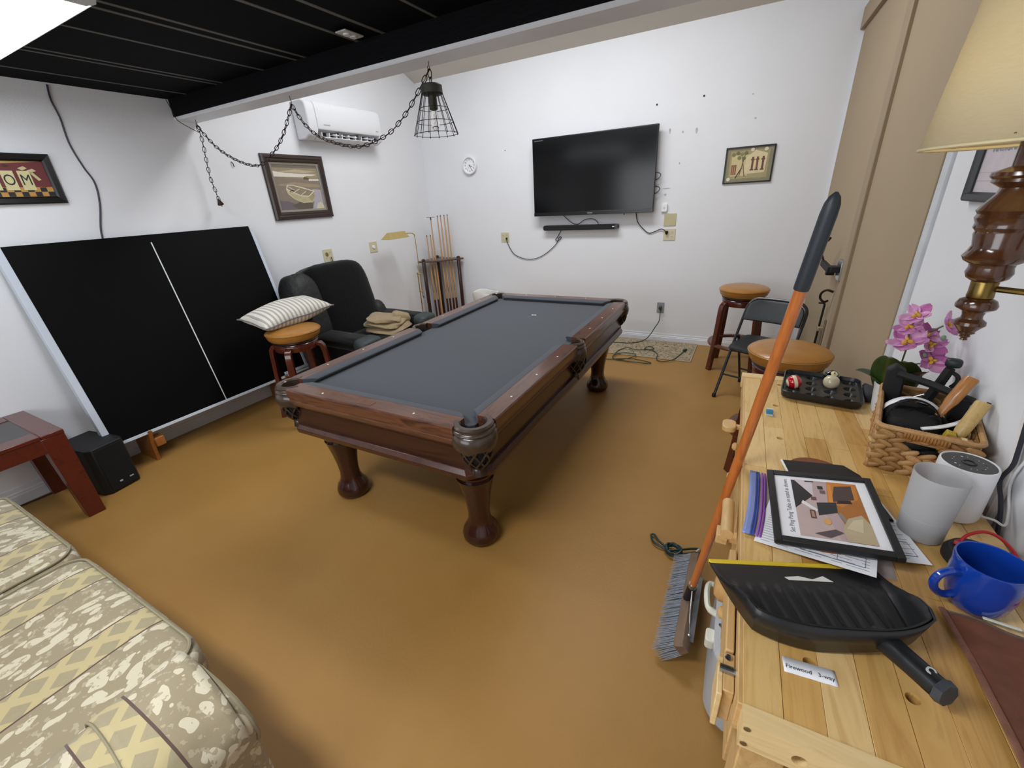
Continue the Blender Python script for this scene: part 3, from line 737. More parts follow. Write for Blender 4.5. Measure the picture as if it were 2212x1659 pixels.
for x, z, w, h, lab in ((-0.885, 2.187, 0.02, 0.05, 'tall faint grey patch nearest the television upper right corner'), (-0.761, 2.166, 0.018, 0.022, 'small grey dot between two tall patches on back wall'), (-0.634, 2.164, 0.022, 0.055, 'tall faint grey patch nearest the framed print on back wall'), (-0.765, 1.889, 0.014, 0.022, 'single grey dot halfway down right of the television'), (-0.871, 1.664, 0.075, 0.01, 'short horizontal grey scuff above the white wall sensor'), (-0.88, 1.603, 0.024, 0.024, 'round faint mark directly above the white wall sensor'), (-0.185, 2.403, 0.014, 0.014, 'tiny grey dot high above the framed print'), (-0.137, 2.21, 0.018, 0.016, 'tiny grey dot just above the framed print')):
    o = MB().prism([(w / 2 * math.cos(a) * (1 + 0.2 * math.sin(3 * a)), h / 2 * math.sin(a)) for a in [2 * PI * i / 10 for i in range(10)]], -0.0012, 0, 'y').build('spackle_patch', SPK)
    o.location = (x, D, z); tag(o, lab, 'wall patch', 'patches on the back wall')
o = tag(MB().tube([(0, 0, 0.02), (0.012, 0.004, 0.006), (0.006, 0.01, -0.02)], 0.004, 6).build('wall_hook', DKMETAL), 'tiny dark hook left of the boat picture', 'hook'); o.location = (LX + 0.004, 2.48, 2.06)

# ---------------------------------------------------------------- swag pendant lamp with its chain
pe = thing('pendant_lamp', 'wire cage pendant lamp on a swagged brown chain under the beam', 'pendant lamp', (-1.637, 2.22, 2.348))
def pl_(p): return (p[0] + 1.637, p[1] - 2.22, p[2] - 2.348)
CH = M('chain_brown', '33241F', 0.4, 0.6, var=0.15)
lk = [(0.0215 * (abs(math.cos(a)) ** 0.8) * (1 if math.cos(a) > 0 else -1), 0.0108 * math.sin(a), 0) for a in [2 * PI * i / 12 for i in range(12)]]
link0 = MB().tube(lk, 0.0025, 5, closed=True).mesh('chain_link'); link0.materials.append(CH); link0.shade_smooth()
def chain(pts, pitch=0.0355):
    P_ = [Vector(p) for p in smooth_path(pts, 10)]
    acc = 0; i = 0; k = 0; pos = P_[0].copy(); out = []
    seg = [(P_[j + 1] - P_[j]).length for j in range(len(P_) - 1)]; tot = sum(seg); n = max(2, int(round(tot / pitch))); step = tot / n
    d = step / 2
    for k in range(n):
        s_ = d + k * step; j = 0
        while j < len(seg) - 1 and s_ > seg[j]: s_ -= seg[j]; j += 1
        t = (P_[j + 1] - P_[j]).normalized(); out.append((P_[j] + t * s_, t, k))
    for c, t, k in out:
        up = Vector((0, 1, 0)); s1 = t.cross(up)
        if s1.length < 0.1: s1 = t.cross(Vector((1, 0, 0)))
        s1.normalize(); s2 = t.cross(s1)
        a = (0.5 if k % 2 else 0.5 + PI / 2)
        y_ = s1 * math.cos(a) + s2 * math.sin(a); z_ = t.cross(y_)
        o = bpy.data.objects.new('chain_link', link0); COL.objects.link(o); o.parent = pe
        o.matrix_basis = Matrix(((t.x, y_.x, z_.x, c.x), (t.y, y_.y, z_.y, c.y), (t.z, y_.z, z_.z, c.z), (0, 0, 0, 1)))
A = (-3.884, 2.22, 2.306); B = (-2.769, 2.22, 2.300); Cc = (-1.638, 2.22, 2.312)
sw1 = [A, (-3.707, 2.22, 2.14), (-3.469, 2.22, 2.026), (-3.26, 2.22, 1.988), (-3.07, 2.22, 2.051), (-2.916, 2.22, 2.149), B]
sw2 = [B, (-2.678, 2.22, 2.176), (-2.533, 2.22, 2.082), (-2.261, 2.22, 2.012), (-2.021, 2.22, 2.042), (-1.861, 2.22, 2.118), (-1.742, 2.22, 2.213), Cc]
sw0 = [A, (-3.875, 2.22, 2.219), (-3.90, 2.22, 2.08), (-3.92, 2.22, 1.95), (-3.905, 2.22, 1.85), (-3.895, 2.22, 1.774)]
for s_ in (sw0, sw1, sw2, [Cc, (-1.637, 2.22, 2.24)]): chain([pl_(p) for p in s_])
wires = MB()
for s_ in (sw0, sw1, sw2):
    sp2 = smooth_path([pl_(p) for p in s_], 14)
    wires.tube([(p[0] + 0.003 * math.sin(i * 0.9), p[1] + 0.003 * math.cos(i * 0.9), p[2]) for i, p in enumerate(sp2)], 0.0018, 5)
wires.build('lamp_cord', M('brown_lamp_cord', '40302A', 0.5), pe)
for h in (A, B, Cc):
    q = pl_(h)
    MB().tube(smooth_path([(q[0], 0, 0), (q[0], 0, -0.02), (q[0] + 0.006, 0, -0.034), (q[0], 0, q[2] - 0.004), (q[0] - 0.009, 0, q[2] + 0.004), (q[0] - 0.008, 0, q[2] + 0.016)]), 0.002, 6).build('ceiling_hook', M('hook_metal', '4A3A34', 0.4, 0.8), pe)
q = pl_((-3.893, 2.22, 1.765))
MB().at(q, (0.35, 0.3, 0)).lathe([(0.004, 0.03), (0.012, 0.015), (0.022, -0.01), (0.024, -0.016), (0, -0.012)], 12).build('canopy_cap', CH, pe)
MB().at((q[0] + 0.012, q[1], q[2] - 0.02)).tube([(0.009 * math.cos(a), 0, 0.012 * math.sin(a)) for a in [2 * PI * i / 10 for i in range(10)]], 0.0018, 5, closed=True).build('end_ring', CH, pe)
z0 = -0.108
MB().lathe([(0.0, 0.006), (0.05, 0.006), (0.057, 0.0), (0.058, -0.036), (0.05, -0.042), (0.026, -0.045), (0.022, -0.05), (0.023, -0.105), (0.018, -0.112), (0, -0.112)], 24, (0, 0, z0)).build('socket_cap', M('aged_grey_metal', '3D3F38', 0.6, 0.3, var=0.25, vs=40), pe)
cg = MB(); NW = 15
for i in range(NW):
    a = 2 * PI * i / NW
    cg.tube([(0.055 * math.cos(a), 0.055 * math.sin(a), z0 - 0.034), (0.121 * math.cos(a), 0.121 * math.sin(a), z0 - 0.228)], 0.0018, 5)
    cg.ball((0.121 * math.cos(a), 0.121 * math.sin(a), z0 - 0.229), 0.0034, 6)
for r, z in ((0.079, -0.105), (0.101, -0.168), (0.120, -0.226)):
    cg.tube([(r * math.cos(2 * PI * i / 32), r * math.sin(2 * PI * i / 32), z0 + z) for i in range(32)], 0.0018, 5, closed=True)
cg.build('wire_cage', DKMETAL, pe)
def glass_mat():
    m, nt, b = new_mat('clear_bulb_glass'); b.inputs['Transmission Weight'].default_value = 1.0; b.inputs['Roughness'].default_value = 0.02; b.inputs['IOR'].default_value = 1.1
    b.inputs['Base Color'].default_value = (0.96, 0.95, 0.92, 1)
    return m
GL = glass_mat()
MB().lathe([(0.013, -0.105), (0.015, -0.12), (0.022, -0.145), (0.024, -0.17), (0.020, -0.195), (0.010, -0.208), (0, -0.211)], 18, (0, 0, z0)).build('bulb', GL, pe)
MB().tube([(0.004 * math.cos(i), 0.004 * math.sin(i), z0 - 0.125 - 0.003 * i) for i in range(18)], 0.0008, 5).build('filament', M('filament_amber', 'C98A4A', 0.4), pe)
MB().tube(smooth_path([pl_(p) for p in ((-3.985, 2.11, 2.475), (-3.975, 2.125, 2.40), (-3.96, 2.13, 2.345), (-3.92, 2.17, 2.30), (-3.885, 2.22, 2.262))]), 0.0025, 6).build('feed_cord', CORD, pe)
cord('hanging_cord', [(-4.002, 1.456, 2.472), (-4.003, 1.444, 2.391), (-4.003, 1.452, 2.293), (-4.003, 1.445, 2.15), (-4.003, 1.468, 2.016), (-4.003, 1.494, 1.919), (-4.003, 1.475, 1.789), (-4.001, 1.42, 1.62), (-4.001, 1.405, 1.5)], 0.005, M('purple_black_cord', '2A2436', 0.5), 'dark purple cord hanging from the black ceiling down the left wall')

# ---------------------------------------------------------------- soft shapes
def sell(mb, c, rad, e1=0.45, e2=0.45, n=20, m=14, rot=(0, 0, 0), wob=0.0, seed=0):
    """superellipsoid cushion"""
    rnd = random.Random(seed); ph = [rnd.uniform(0, 6.28) for _ in range(6)]
    def sg(v, e): return math.copysign(abs(v) ** e, v)
    T0 = mb.T.copy(); mb.T = T0 @ Matrix.LocRotScale(Vector(c), Euler(rot), Vector((1, 1, 1)))
    vs = []; fs = []
    for j in range(m + 1):
        t = -PI / 2 + PI * j / m
        for i in range(n):
            a = 2 * PI * i / n
            x = sg(math.cos(t), e1) * sg(math.cos(a), e2); y = sg(math.cos(t), e1) * sg(math.sin(a), e2); z = sg(math.sin(t), e1)
            w = 1 + wob * (math.sin(3 * a + ph[0] + 2 * t) * 0.5 + math.sin(5 * a + ph[1] - 3 * t) * 0.3 + math.sin(7 * t + ph[2]) * 0.3)
            vs.append((x * rad[0] * w, y * rad[1] * w, z * rad[2] * w))
    for j in range(m):
        for i in range(n):
            fs.append((j * n + i, j * n + (i + 1) % n, (j + 1) * n + (i + 1) % n, (j + 1) * n + i))
    mb.add(vs, fs); mb.T = T0
    return mb

# ---------------------------------------------------------------- black recliner, blanket
rc = thing('recliner', 'worn black fabric recliner armchair by the left wall', 'armchair', (-3.36, 2.96, 0), 0.05)
BF = M('black_chair_fabric', '050606', 0.95, spec=0.1, var=0.25, vs=20, bs_=30, bst=0.25, bd=0.01, sheen=0.15)
BF2 = M('worn_green_black_vinyl', '0F1212', 0.6, var=0.25, vs=14, bs_=18, bst=0.5, bd=0.02)
sell(MB(), (0.05, 0, 0.22), (0.42, 0.45, 0.19), 0.3, 0.3).build('base', BF, rc)
sell(MB(), (0.12, 0, 0.40), (0.36, 0.33, 0.10), 0.45, 0.4, wob=0.01).build('seat_cushion', BF, rc)
sell(MB(), (-0.30, 0.03, 0.76), (0.15, 0.42, 0.42), 0.45, 0.45, 28, 18, (0, -0.20, 0), 0.012, 3).build('backrest', BF, rc)
sell(MB(), (-0.27, -0.40, 0.79), (0.155, 0.15, 0.345), 0.55, 0.6, 28, 18, (0, -0.2, 0.1), 0.035, 5).build('back_bolster', BF2, rc)
sell(MB(), (-0.20, 0.43, 0.50), (0.14, 0.08, 0.22), 0.6, 0.6, 16, 12, (0, -0.2, 0)).build('back_bolster', BF2, rc)
for sy, yy in ((-1, -0.40), (1, 0.46)):
    sell(MB(), (0.08, yy, 0.32), (0.42, 0.11, 0.28), 0.35, 0.35, 24, 14).build('arm', BF, rc)
    sell(MB(), (0.13, yy, 0.545), (0.37, 0.125, 0.055), 0.6, 0.5, 24, 10, (0, 0.05, 0), 0.01).build('arm_pad', BF, rc)
    sell(MB(), (0.42, yy, 0.535), (0.085, 0.128, 0.062), 0.6, 0.6, 18, 10, (0, 0.1, 0), 0.015).build('arm_wear_patch', M('faded_arm_vinyl', '2C3536', 0.6, var=0.3, vs=18), rc)
bl = thing('blanket', 'folded tan blanket heaped on the black recliner seat', 'blanket', (-3.20, 3.12, 0.49), 0.25)
TAN = M('tan_blanket_cloth', '94805F', 0.9, var=0.1, vs=25, bs_=16, bst=0.6, bd=0.02, sheen=0.2)
def fold(cx, cy, cz, rx, ry, rz, rot, seed, name):
    mb = MB(); rnd = random.Random(seed); ph = [rnd.uniform(0, 6.28) for _ in range(4)]
    mb.at((cx, cy, cz), rot)
    n, m = 30, 10; vs = []; fs = []
    for j in range(m + 1):
        t = -PI / 2 + PI * j / m
        for i in range(n):
            a = 2 * PI * i / n
            ca, sa = math.cos(a), math.sin(a)
            k = abs(math.cos(t)) ** 0.35
            x = math.copysign(abs(ca) ** 0.5, ca) * k * rx; y = math.copysign(abs(sa) ** 0.5, sa) * k * ry
            z = math.sin(t) * rz + 0.016 * math.sin(9 * x + ph[0]) * math.cos(8 * y + ph[1]) + 0.007 * math.sin(23 * x + 15 * y + ph[2])
            w = 1 + 0.05 * math.sin(4 * a + ph[3] + 4 * t)
            vs.append((x * w, y * w, z))
    for j in range(m):
        for i in range(n):
            fs.append((j * n + i, j * n + (i + 1) % n, (j + 1) * n + (i + 1) % n, (j + 1) * n + i))
    mb.add(vs, fs).build(name, TAN, bl, smooth=60)
fold(0.03, 0.0, 0.035, 0.20, 0.22, 0.03, (0, 0.05, 0.1), 1, 'fold')
fold(0.0, 0.0, 0.085, 0.19, 0.20, 0.03, (0.04, 0.10, 0.2), 2, 'fold')
fold(-0.01, 0.01, 0.125, 0.17, 0.19, 0.028, (-0.05, 0.12, 0.35), 3, 'fold')
fold(0.09, 0.15, 0.075, 0.10, 0.07, 0.06, (0.2, 0.2, 0.5), 4, 'loose_corner')
cord('chair_cord', [(-3.99, 3.27, 1.19), (-3.985, 3.275, 1.12), (-3.98, 3.27, 0.9), (-3.97, 3.25, 0.6)], 0.004, CORD, 'thin black cord dropping from stained outlet behind recliner')

# ---------------------------------------------------------------- bar stools
TANL = M('tan_leather', 'A06E2E', 0.35, var=0.08, vs=18, bs_=120, bst=0.08, coat=0.15)
STLW = W('cherry_stool_wood', '2E0F0A', '5A2416', '3E170F', (8, 8, 1.2), 2, 0.25, 0.4)
def make_stool(loc, rot, label):
    t = thing('bar_stool', label, 'stool', loc, rot, 'tan leather bar stools')
    MB().lathe([(0.0, 0.806), (0.08, 0.805), (0.15, 0.800), (0.19, 0.790), (0.207, 0.778), (0.209, 0.772)], 40).lathe([(0.209, 0.768), (0.206, 0.750), (0.197, 0.725), (0.185, 0.712), (0.12, 0.708)], 40).build('seat', TANL, t)
    MB().tube([(0.2095 * math.cos(2 * PI * i / 40), 0.2095 * math.sin(2 * PI * i / 40), 0.770) for i in range(40)], 0.0035, 6, closed=True).build('piping', TANL, t)
    MB().lathe([(0.12, 0.71), (0.176, 0.71), (0.182, 0.70), (0.172, 0.690), (0.12, 0.688)], 36).build('swivel_plate', M('dark_swivel', '1A1210', 0.4), t)
    MB().lathe([(0.10, 0.688), (0.170, 0.688), (0.176, 0.680), (0.168, 0.672), (0.172, 0.66), (0.165, 0.625), (0.10, 0.625)], 36).build('apron_ring', STLW, t)
    path = [(0.135, 0.648), (0.165, 0.652), (0.190, 0.645), (0.206, 0.622), (0.212, 0.58), (0.217, 0.50), (0.226, 0.36), (0.240, 0.20), (0.256, 0.06), (0.264, 0.0)]
    lmb = MB(); secs = []
    for i, (r, z) in enumerate(path):
        a, b = path[max(i - 1, 0)], path[min(i + 1, len(path) - 1)]
        tx, tz = b[0] - a[0], b[1] - a[1]; L = math.hypot(tx, tz); nx, nz = -tz / L, tx / L
        th = 0.017; w = 0.026
        if i == len(path) - 1: nx, nz = 1, 0
        secs.append([(r + nx * th, -w, z + nz * th), (r + nx * th, w, z + nz * th), (r - nx * th, w, z - nz * th), (r - nx * th, -w, z - nz * th)])
    l0 = lmb.strip(secs).build('leg', STLW, t, 0.004, smooth=40)
    for k in range(1, 4): inst(l0, t, Matrix.Rotation(PI / 2 * k, 4, 'Z'))
    MB().lathe([(0.208, 0.235), (0.250, 0.235), (0.254, 0.247), (0.250, 0.26), (0.208, 0.26), (0.206, 0.247), (0.208, 0.235)], 40, cap=False).build('foot_ring', W('foot_ring_wood', '3A1D16', '6B4032', '4A281E', (6, 6, 6), 2, 0.35, 0.2), t)
    return t
make_stool((-3.225, 2.11, 0), math.radians(-146), 'tan leather bar stool under the striped pillow')
make_stool((-0.003, 4.50, 0), math.radians(220), 'tan leather bar stool in the corner by the back wall')
make_stool((0.277, 2.76, 0), math.radians(219), 'tan leather bar stool just beyond the workbench')
# striped lumbar pillow
def stripe_mat():
    m, nt, b = new_mat('ticking_stripe_cloth')
    tc = nd(nt, 'ShaderNodeTexCoord'); sx = nd(nt, 'ShaderNodeSeparateXYZ'); nt.links.new(tc.outputs['Object'], sx.inputs[0])
    per = 0.036
    ph = mth(nt, 'FRACT', mth(nt, 'DIVIDE', mth(nt, 'ADD', sx.outputs[0], 2.0), per))
    col = ramp(nt, ph, [(0.0, 'D9D5CB'), (0.55, '5C5C60'), (0.60, 'B9B4A6'), (0.72, '77777A'), (0.78, 'B9B4A6'), (0.90, '5C5C60'), (0.95, 'D9D5CB')], 'CONSTANT')
    nt.links.new(col, b.inputs['Base Color']); b.inputs['Roughness'].default_value = 0.9; b.inputs['Sheen Weight'].default_value = 0.2
    bump(nt, b, noise(nt, tc.outputs['Object'], 400, 2), 0.15, 0.002)
    return m
pw = thing('striped_pillow', 'white and grey striped lumbar pillow lying on a bar stool', 'pillow', (-3.385, 2.212, 0.888), math.radians(90))
def pil(sgn):
    def f(u, v):
        x = (u - 0.5) * 2; y = (v - 0.5) * 2
        k = max(0.0, (1 - abs(x) ** 2.6)) ** 0.55 * max(0.0, (1 - abs(y) ** 2.6)) ** 0.55
        px = x * 0.325 * (1 - 0.10 * (1 - abs(x)) * 0 - 0.06 * (1 - y * y) * abs(x) ** 3); py = y * 0.185 * (1 - 0.13 * (1 - x * x) * abs(y) ** 3 * 0.5)
        return (px, py, sgn * k * 0.092 + 0.004 * math.sin(6 * x + 3 * y))
    return f
mb = MB(); mb.grid(pil(1), 26, 16); mb.grid(pil(-1), 26, 16)
pc = mb.build('pillow_cover', stripe_mat(), pw, smooth=0); pc.data.shade_smooth()
bd = []
f_ = pil(1)
for i in range(26): bd.append(f_(i / 26, 0))
for i in range(16): bd.append(f_(1, i / 16))
for i in range(26): bd.append(f_(1 - i / 26, 1))
for i in range(16): bd.append(f_(0, 1 - i / 16))
MB().tube(bd, 0.0045, 6, closed=True).build('piping', M('pillow_piping', '6E6E70', 0.8), pw)
pw.rotation_euler = (0.128, -0.069, 1.529)

# ---------------------------------------------------------------- folding chair
fc = thing('folding_chair', 'black metal folding chair between the two right stools', 'chair', (0.19, 3.84, 0), math.atan2(-0.366, 0.93))
# local: x = chair's side axis, y = toward the back of the chair; front feet at y=-0.2
CHB = M('chair_black_metal', '16191C', 0.35, var=0.05, coat=0.2)
VNL = M('chair_black_vinyl', '1B2023', 0.45, var=0.08, bs_=90, bst=0.1)
hw = 0.222
for s_ in (-1, 1):
    MB().tube(smooth_path([(s_ * hw, -0.235, 0.012), (s_ * hw, -0.02, 0.40), (s_ * hw, 0.13, 0.66), (s_ * (hw - 0.01), 0.17, 0.735), (s_ * (hw - 0.045), 0.185, 0.772), (s_ * (hw - 0.09), 0.19, 0.782)] + ([(0, 0.192, 0.786)] if s_ < 0 else [(0, 0.192, 0.786)])), 0.0115, 10).build('front_leg', CHB, fc)
    MB().tube([(s_ * (hw - 0.02), 0.21, 0.012), (s_ * (hw - 0.02), 0.10, 0.30), (s_ * (hw - 0.02), 0.02, 0.50)], 0.010, 10).build('rear_leg', CHB, fc)
    for (x, y) in ((s_ * hw, -0.238), (s_ * (hw - 0.02), 0.212)):
        MB().lathe([(0.012, 0.0), (0.0155, 0.004), (0.0155, 0.028), (0.012, 0.034)], 12, (x, y, 0)).build('rubber_foot', BLACKM, fc)
MB().tube([(-hw, -0.14, 0.185), (hw, -0.14, 0.185)], 0.008, 8).build('front_stretcher', CHB, fc)
MB().tube([(-hw + 0.02, 0.155, 0.15), (hw - 0.02, 0.155, 0.15)], 0.008, 8).build('rear_stretcher', CHB, fc)
sell(MB(), (0, -0.005, 0.445), (0.205, 0.195, 0.024), 0.5, 0.35, 28, 10, (0.06, 0, 0)).build('seat', VNL, fc)
def fback(u, v):
    x = (u - 0.5) * 2; y = v
    w = 0.212 * (1 - 0.30 * max(0, (v - 0.45) / 0.55) ** 3)
    return (x * w, 0.095 + 0.088 * v + 0.02 * (1 - x * x) - 0.012, 0.615 + 0.160 * v)
MB().grid(fback, 16, 8).build('backrest', VNL, fc, solid=0.022, bevel=0.006)

# ---------------------------------------------------------------- brass reading lamp
fl2 = thing('floor_lamp', 'slim brass pharmacy floor lamp behind the recliner', 'floor lamp', (-3.71, 4.30, 0))
MB().lathe([(0.0, 0.022), (0.03, 0.022), (0.11, 0.012), (0.125, 0.0), (0, 0)], 28).build('base', BRASS, fl2)
MB().tube([(0, 0, 0.01), (0, 0, 0.86)], 0.007, 10).build('lower_pole', BRASS, fl2)
MB().tube(smooth_path([(0.022, 0.018, 0.55), (0.022, 0.018, 0.9), (0.022, 0.018, 1.28), (0.02, 0.0, 1.325), (0.01, -0.03, 1.34), (0.0, -0.13, 1.343)]), 0.005, 10).build('upper_pole', BRASS, fl2)
for z in (0.845, 0.62):
    MB().at((0.011, 0.009, z)).box(-0.028, 0.028, -0.014, 0.014, -0.008, 0.008).build('clamp', BRASS, fl2, 0.004)
MB().tube([(0.03, 0.02, 0.56), (0.03, 0.02, 0.53)], 0.007, 8).build('pole_knob', BRASS, fl2)
hd = MB()
hd.prism([(-0.06, 0.0), (0.06, 0.0), (0.028, 0.066), (-0.028, 0.066)], -0.44, -0.125, 'y')
hb = [(-0.062, -0.47, -0.004), (0.062, -0.47, -0.004), (0.062, -0.125, -0.004), (-0.062, -0.125, -0.004)]; ht = [(-0.026, -0.40, 0.062), (0.026, -0.40, 0.062), (0.026, -0.155, 0.062), (-0.026, -0.155, 0.062)]
hd = MB().at((0, 0, 1.31)); hd.add(hb + ht, [(4, 5, 6, 7), (0, 1, 5, 4), (1, 2, 6, 5), (2, 3, 7, 6), (3, 0, 4, 7)])
hd.build('lamp_shade', M('brass_shade', 'C9B272', 0.38, 0.9, var=0.04), fl2, solid=0.004, smooth=0)

# ---------------------------------------------------------------- cue rack and cues
cr = thing('cue_rack', 'dark wooden corner cue rack with three posts', 'cue rack', (-3.88, 4.99, 0))
RK = W('dark_rack_wood', '1A0E0A', '3A2017', '28150F', (6, 6, 1.5), 2, 0.3, 0.3)
def cl(x, y): return (x + 3.88, y - 4.99)
for (x, y) in ((-3.88, 4.65), (-3.54, 4.985), (-3.93, 5.02)):
    lx, ly = cl(x, y)
    MB().lathe([(0.02, 0), (0.026, 0.01), (0.026, 0.93), (0.020, 0.94), (0.026, 0.952), (0.022, 0.972), (0, 0.98)], 14, (lx, ly, 0)).build('post', RK, cr)
def shelf(z, th, name):
    a = cl(-3.90, 4.62); b = cl(-3.50, 5.0)
    pts = [cl(-3.96, 5.055), cl(-3.96, 4.62)] + [a]
    for i in range(1, 10):
        t = i / 10; bx, by = a[0] + (b[0] - a[0]) * t, a[1] + (b[1] - a[1]) * t
        k = -0.03 * math.sin(PI * t)
        pts.append((bx + 0.7 * k * -1, by + 0.7 * k))
    pts += [b, cl(-3.50, 5.055)]
    MB().prism(pts, z, z + th).build(name, W('rack_shelf_wood', '3A2A24', '5C463C', '463329', (6, 6, 6), 2, 0.4, 0.2), cr, 0.004)
shelf(0.925, 0.022, 'top_shelf'); shelf(0.05, 0.03, 'base_shelf')
MAPLE = W('maple_shaft', 'A97C4E', 'C79C6B', 'B58A59', (20, 20, 0.6), 1.5, 0.3, 0.3)
BUTT = W('dark_cue_butt', '240B07', '4E1A10', '2E0F0A', (12, 12, 1), 2, 0.25, 0.4)
def cue(label, x, y, z1, kind='cue', zb=0.08):
    c = thing('pool_cue' if kind != 'bridge' else 'bridge_stick', label, 'cue', (x, y, zb), 0, 'cues standing in the corner rack')
    L = z1 - zb
    ob = MB().lathe([(0.0145, 0), (0.0155, 0.01), (0.0135, 0.32 if kind != 'bridge' else 0.2)], 10)
    if kind != 'bridge':
        for i in range(4):
            a = PI / 2 * i
            ob.add([(0.0139 * math.cos(a - 0.6), 0.0139 * math.sin(a - 0.6), 0.318), (0.0139 * math.cos(a + 0.6), 0.0139 * math.sin(a + 0.6), 0.318), (0.0127 * math.cos(a), 0.0127 * math.sin(a), 0.55)], [(0, 1, 2)])
    ob.build('butt', BUTT if kind != 'bridge' else MAPLE, c)
    MB().lathe([(0.0132, 0.318 if kind != 'bridge' else 0.2), (0.0120, 0.55), (0.0095, L * 0.75), (0.0068, L - 0.02)], 10).build('shaft', MAPLE, c)
    MB().lathe([(0.0068, L - 0.02), (0.0066, L - 0.004), (0.004, L), (0, L)], 8).build('tip', M('cue_tip', '5A4A44', 0.7), c)
    if kind == 'bridge':
        MB().at((0, 0, L - 0.004), (0, 0, 0.8)).prism([(-0.055, 0), (0.055, 0), (0.055, 0.006), (-0.055, 0.006)], -0.006, 0.006, 'y').build('bridge_head', M('bridge_metal', '4A4440', 0.4, 0.5), c)
        MB().lathe([(0.010, L - 0.035), (0.008, L)], 8).build('bridge_ferrule', M('bridge_metal', '4A4440', 0.4, 0.5), c)
cue('shorter cue at the far left of the corner rack', -3.862, 4.766, 1.27)
cue('shorter cue second from left in the corner rack', -3.828, 4.799, 1.27)
cue('bridge stick with a flat T shaped head in the rack', -3.804, 4.822, 1.49, 'bridge')
cue('tall cue just right of the rack middle post', -3.7396, 4.8848, 1.505)
cue('tall cue second from the rack middle post', -3.709, 4.9145, 1.508)
cue('tall cue third from the rack middle post', -3.675, 4.9475, 1.510)
cue('tall cue nearest the right rack post', -3.6444, 4.9772, 1.512)
wb_ = thing('corner_box', 'small white plastic box on the wall behind the cues', 'box', (-3.91, D, 1.0))
MB().prism(rrect(0.075, 0.11, 0.008, 3), -0.03, 0, 'y').build('case', WHITEP, wb_, 0.004)
BX('case_seam', M('light_grey', 'C8C8C8', 0.4), wb_, -0.036, 0.036, -0.0305, -0.03, 0.012, 0.015)

# ---------------------------------------------------------------- wastebasket
bk = thing('wastebasket', 'pale wastebasket with white liner beyond the pool table corner', 'wastebasket', (-3.06, 4.86, 0))
MB().at((0, 0, 0), (0, 0, 0), (1.25, 0.85, 1)).lathe([(0.10, 0), (0.11, 0.005), (0.145, 0.50), (0.15, 0.505), (0.142, 0.51), (0.137, 0.50), (0.105, 0.01), (0, 0.01)], 28).build('bin', M('pale_pink_plastic', 'D9C2B8', 0.5), bk)
ln = MB(); n = 36; vs = []; fs = []
for j, (r, z) in enumerate(((0.150, 0.40), (0.154, 0.46), (0.158, 0.515), (0.152, 0.535), (0.142, 0.53), (0.130, 0.48), (0.12, 0.42))):
    for i in range(n):
        a = 2 * PI * i / n
        vs.append((1.25 * r * math.cos(a) * (1 + 0.015 * math.sin(5 * a + j)), 0.85 * r * math.sin(a) * (1 + 0.02 * math.sin(4 * a)), z + (0.012 * math.sin(3 * a + 1) if j < 5 else 0) - (0.03 * abs(math.sin(2.5 * a)) if j == 0 else 0)))
for j in range(6):
    for i in range(n): fs.append((j * n + i, j * n + (i + 1) % n, (j + 1) * n + (i + 1) % n, (j + 1) * n + i))
ln.add(vs, fs).build('liner_bag', M('white_bag_film', 'E2E1DC', 0.35), bk)

# ---------------------------------------------------------------- rug and green extension cord
def rug_mat():
    m, nt, b = new_mat('scroll_rug')
    v = coords(nt)
    n1 = noise(nt, v, 16, 2, 0.5, 2.2)
    band = mth(nt, 'ABSOLUTE', mth(nt, 'SUBTRACT', n1, 0.5))
    c = ramp(nt, band, [(0.0, '4A3A30'), (0.022, '5A4638'), (0.04, 'A89A7E')])
    n2 = noise(nt, coords(nt, (1, 1, 1), (0, 0, 0), (3, 1, 0)), 22, 2, 0.5, 1.5)
    c = mixc(nt, mth(nt, 'GREATER_THAN', n2, 0.64), c, lin('7A5A4A'))
    nt.links.new(c, b.inputs['Base Color']); b.inputs['Roughness'].default_value = 0.95
    bump(nt, b, noise(nt, v, 250, 2), 0.3, 0.003)
    return m
rg = thing('area_rug', 'beige scroll patterned rug by the back wall baseboard', 'rug', (-1.02, 4.765, 0))
MB().box(-0.62, 0.62, -0.285, 0.285, 0.0, 0.009).build('pile', rug_mat(), rg, 0.003)
for x0, x1, y0, y1 in ((-0.635, 0.635, -0.30, -0.285), (-0.635, 0.635, 0.285, 0.30), (0.62, 0.635, -0.285, 0.285), (-0.635, -0.62, -0.285, 0.285)):
    BX('bound_edge', M('rug_edge', 'A3967C', 0.9), rg, x0, x1, y0, y1, 0, 0.009, 0.002)
gx = thing('extension_cord', 'dark green extension cord coiled over the rug', 'cord', (-1.0, 4.5, 0))
GRN = M('green_cord_jacket', '1F3A30', 0.5)
fp = [(-1.204, 4.258), (-1.076, 4.303), (-0.945, 4.331), (-0.757, 4.305), (-0.80, 4.255), (-0.891, 4.245), (-0.989, 4.259), (-1.134, 4.283), (-1.165, 4.371), (-1.088, 4.496), (-0.956, 4.482), (-0.965, 4.379), (-1.083, 4.282), (-1.160, 4.314), (-1.165, 4.45), (-1.157, 4.556), (-1.091, 4.663), (-0.987, 4.614), (-0.883, 4.67), (-0.802, 4.718), (-0.865, 4.774), (-0.903, 4.705), (-0.803, 4.656), (-0.73, 4.54), (-0.721, 4.428), (-0.649, 4.361), (-0.567, 4.427), (-0.528, 4.553), (-0.486, 4.764)]
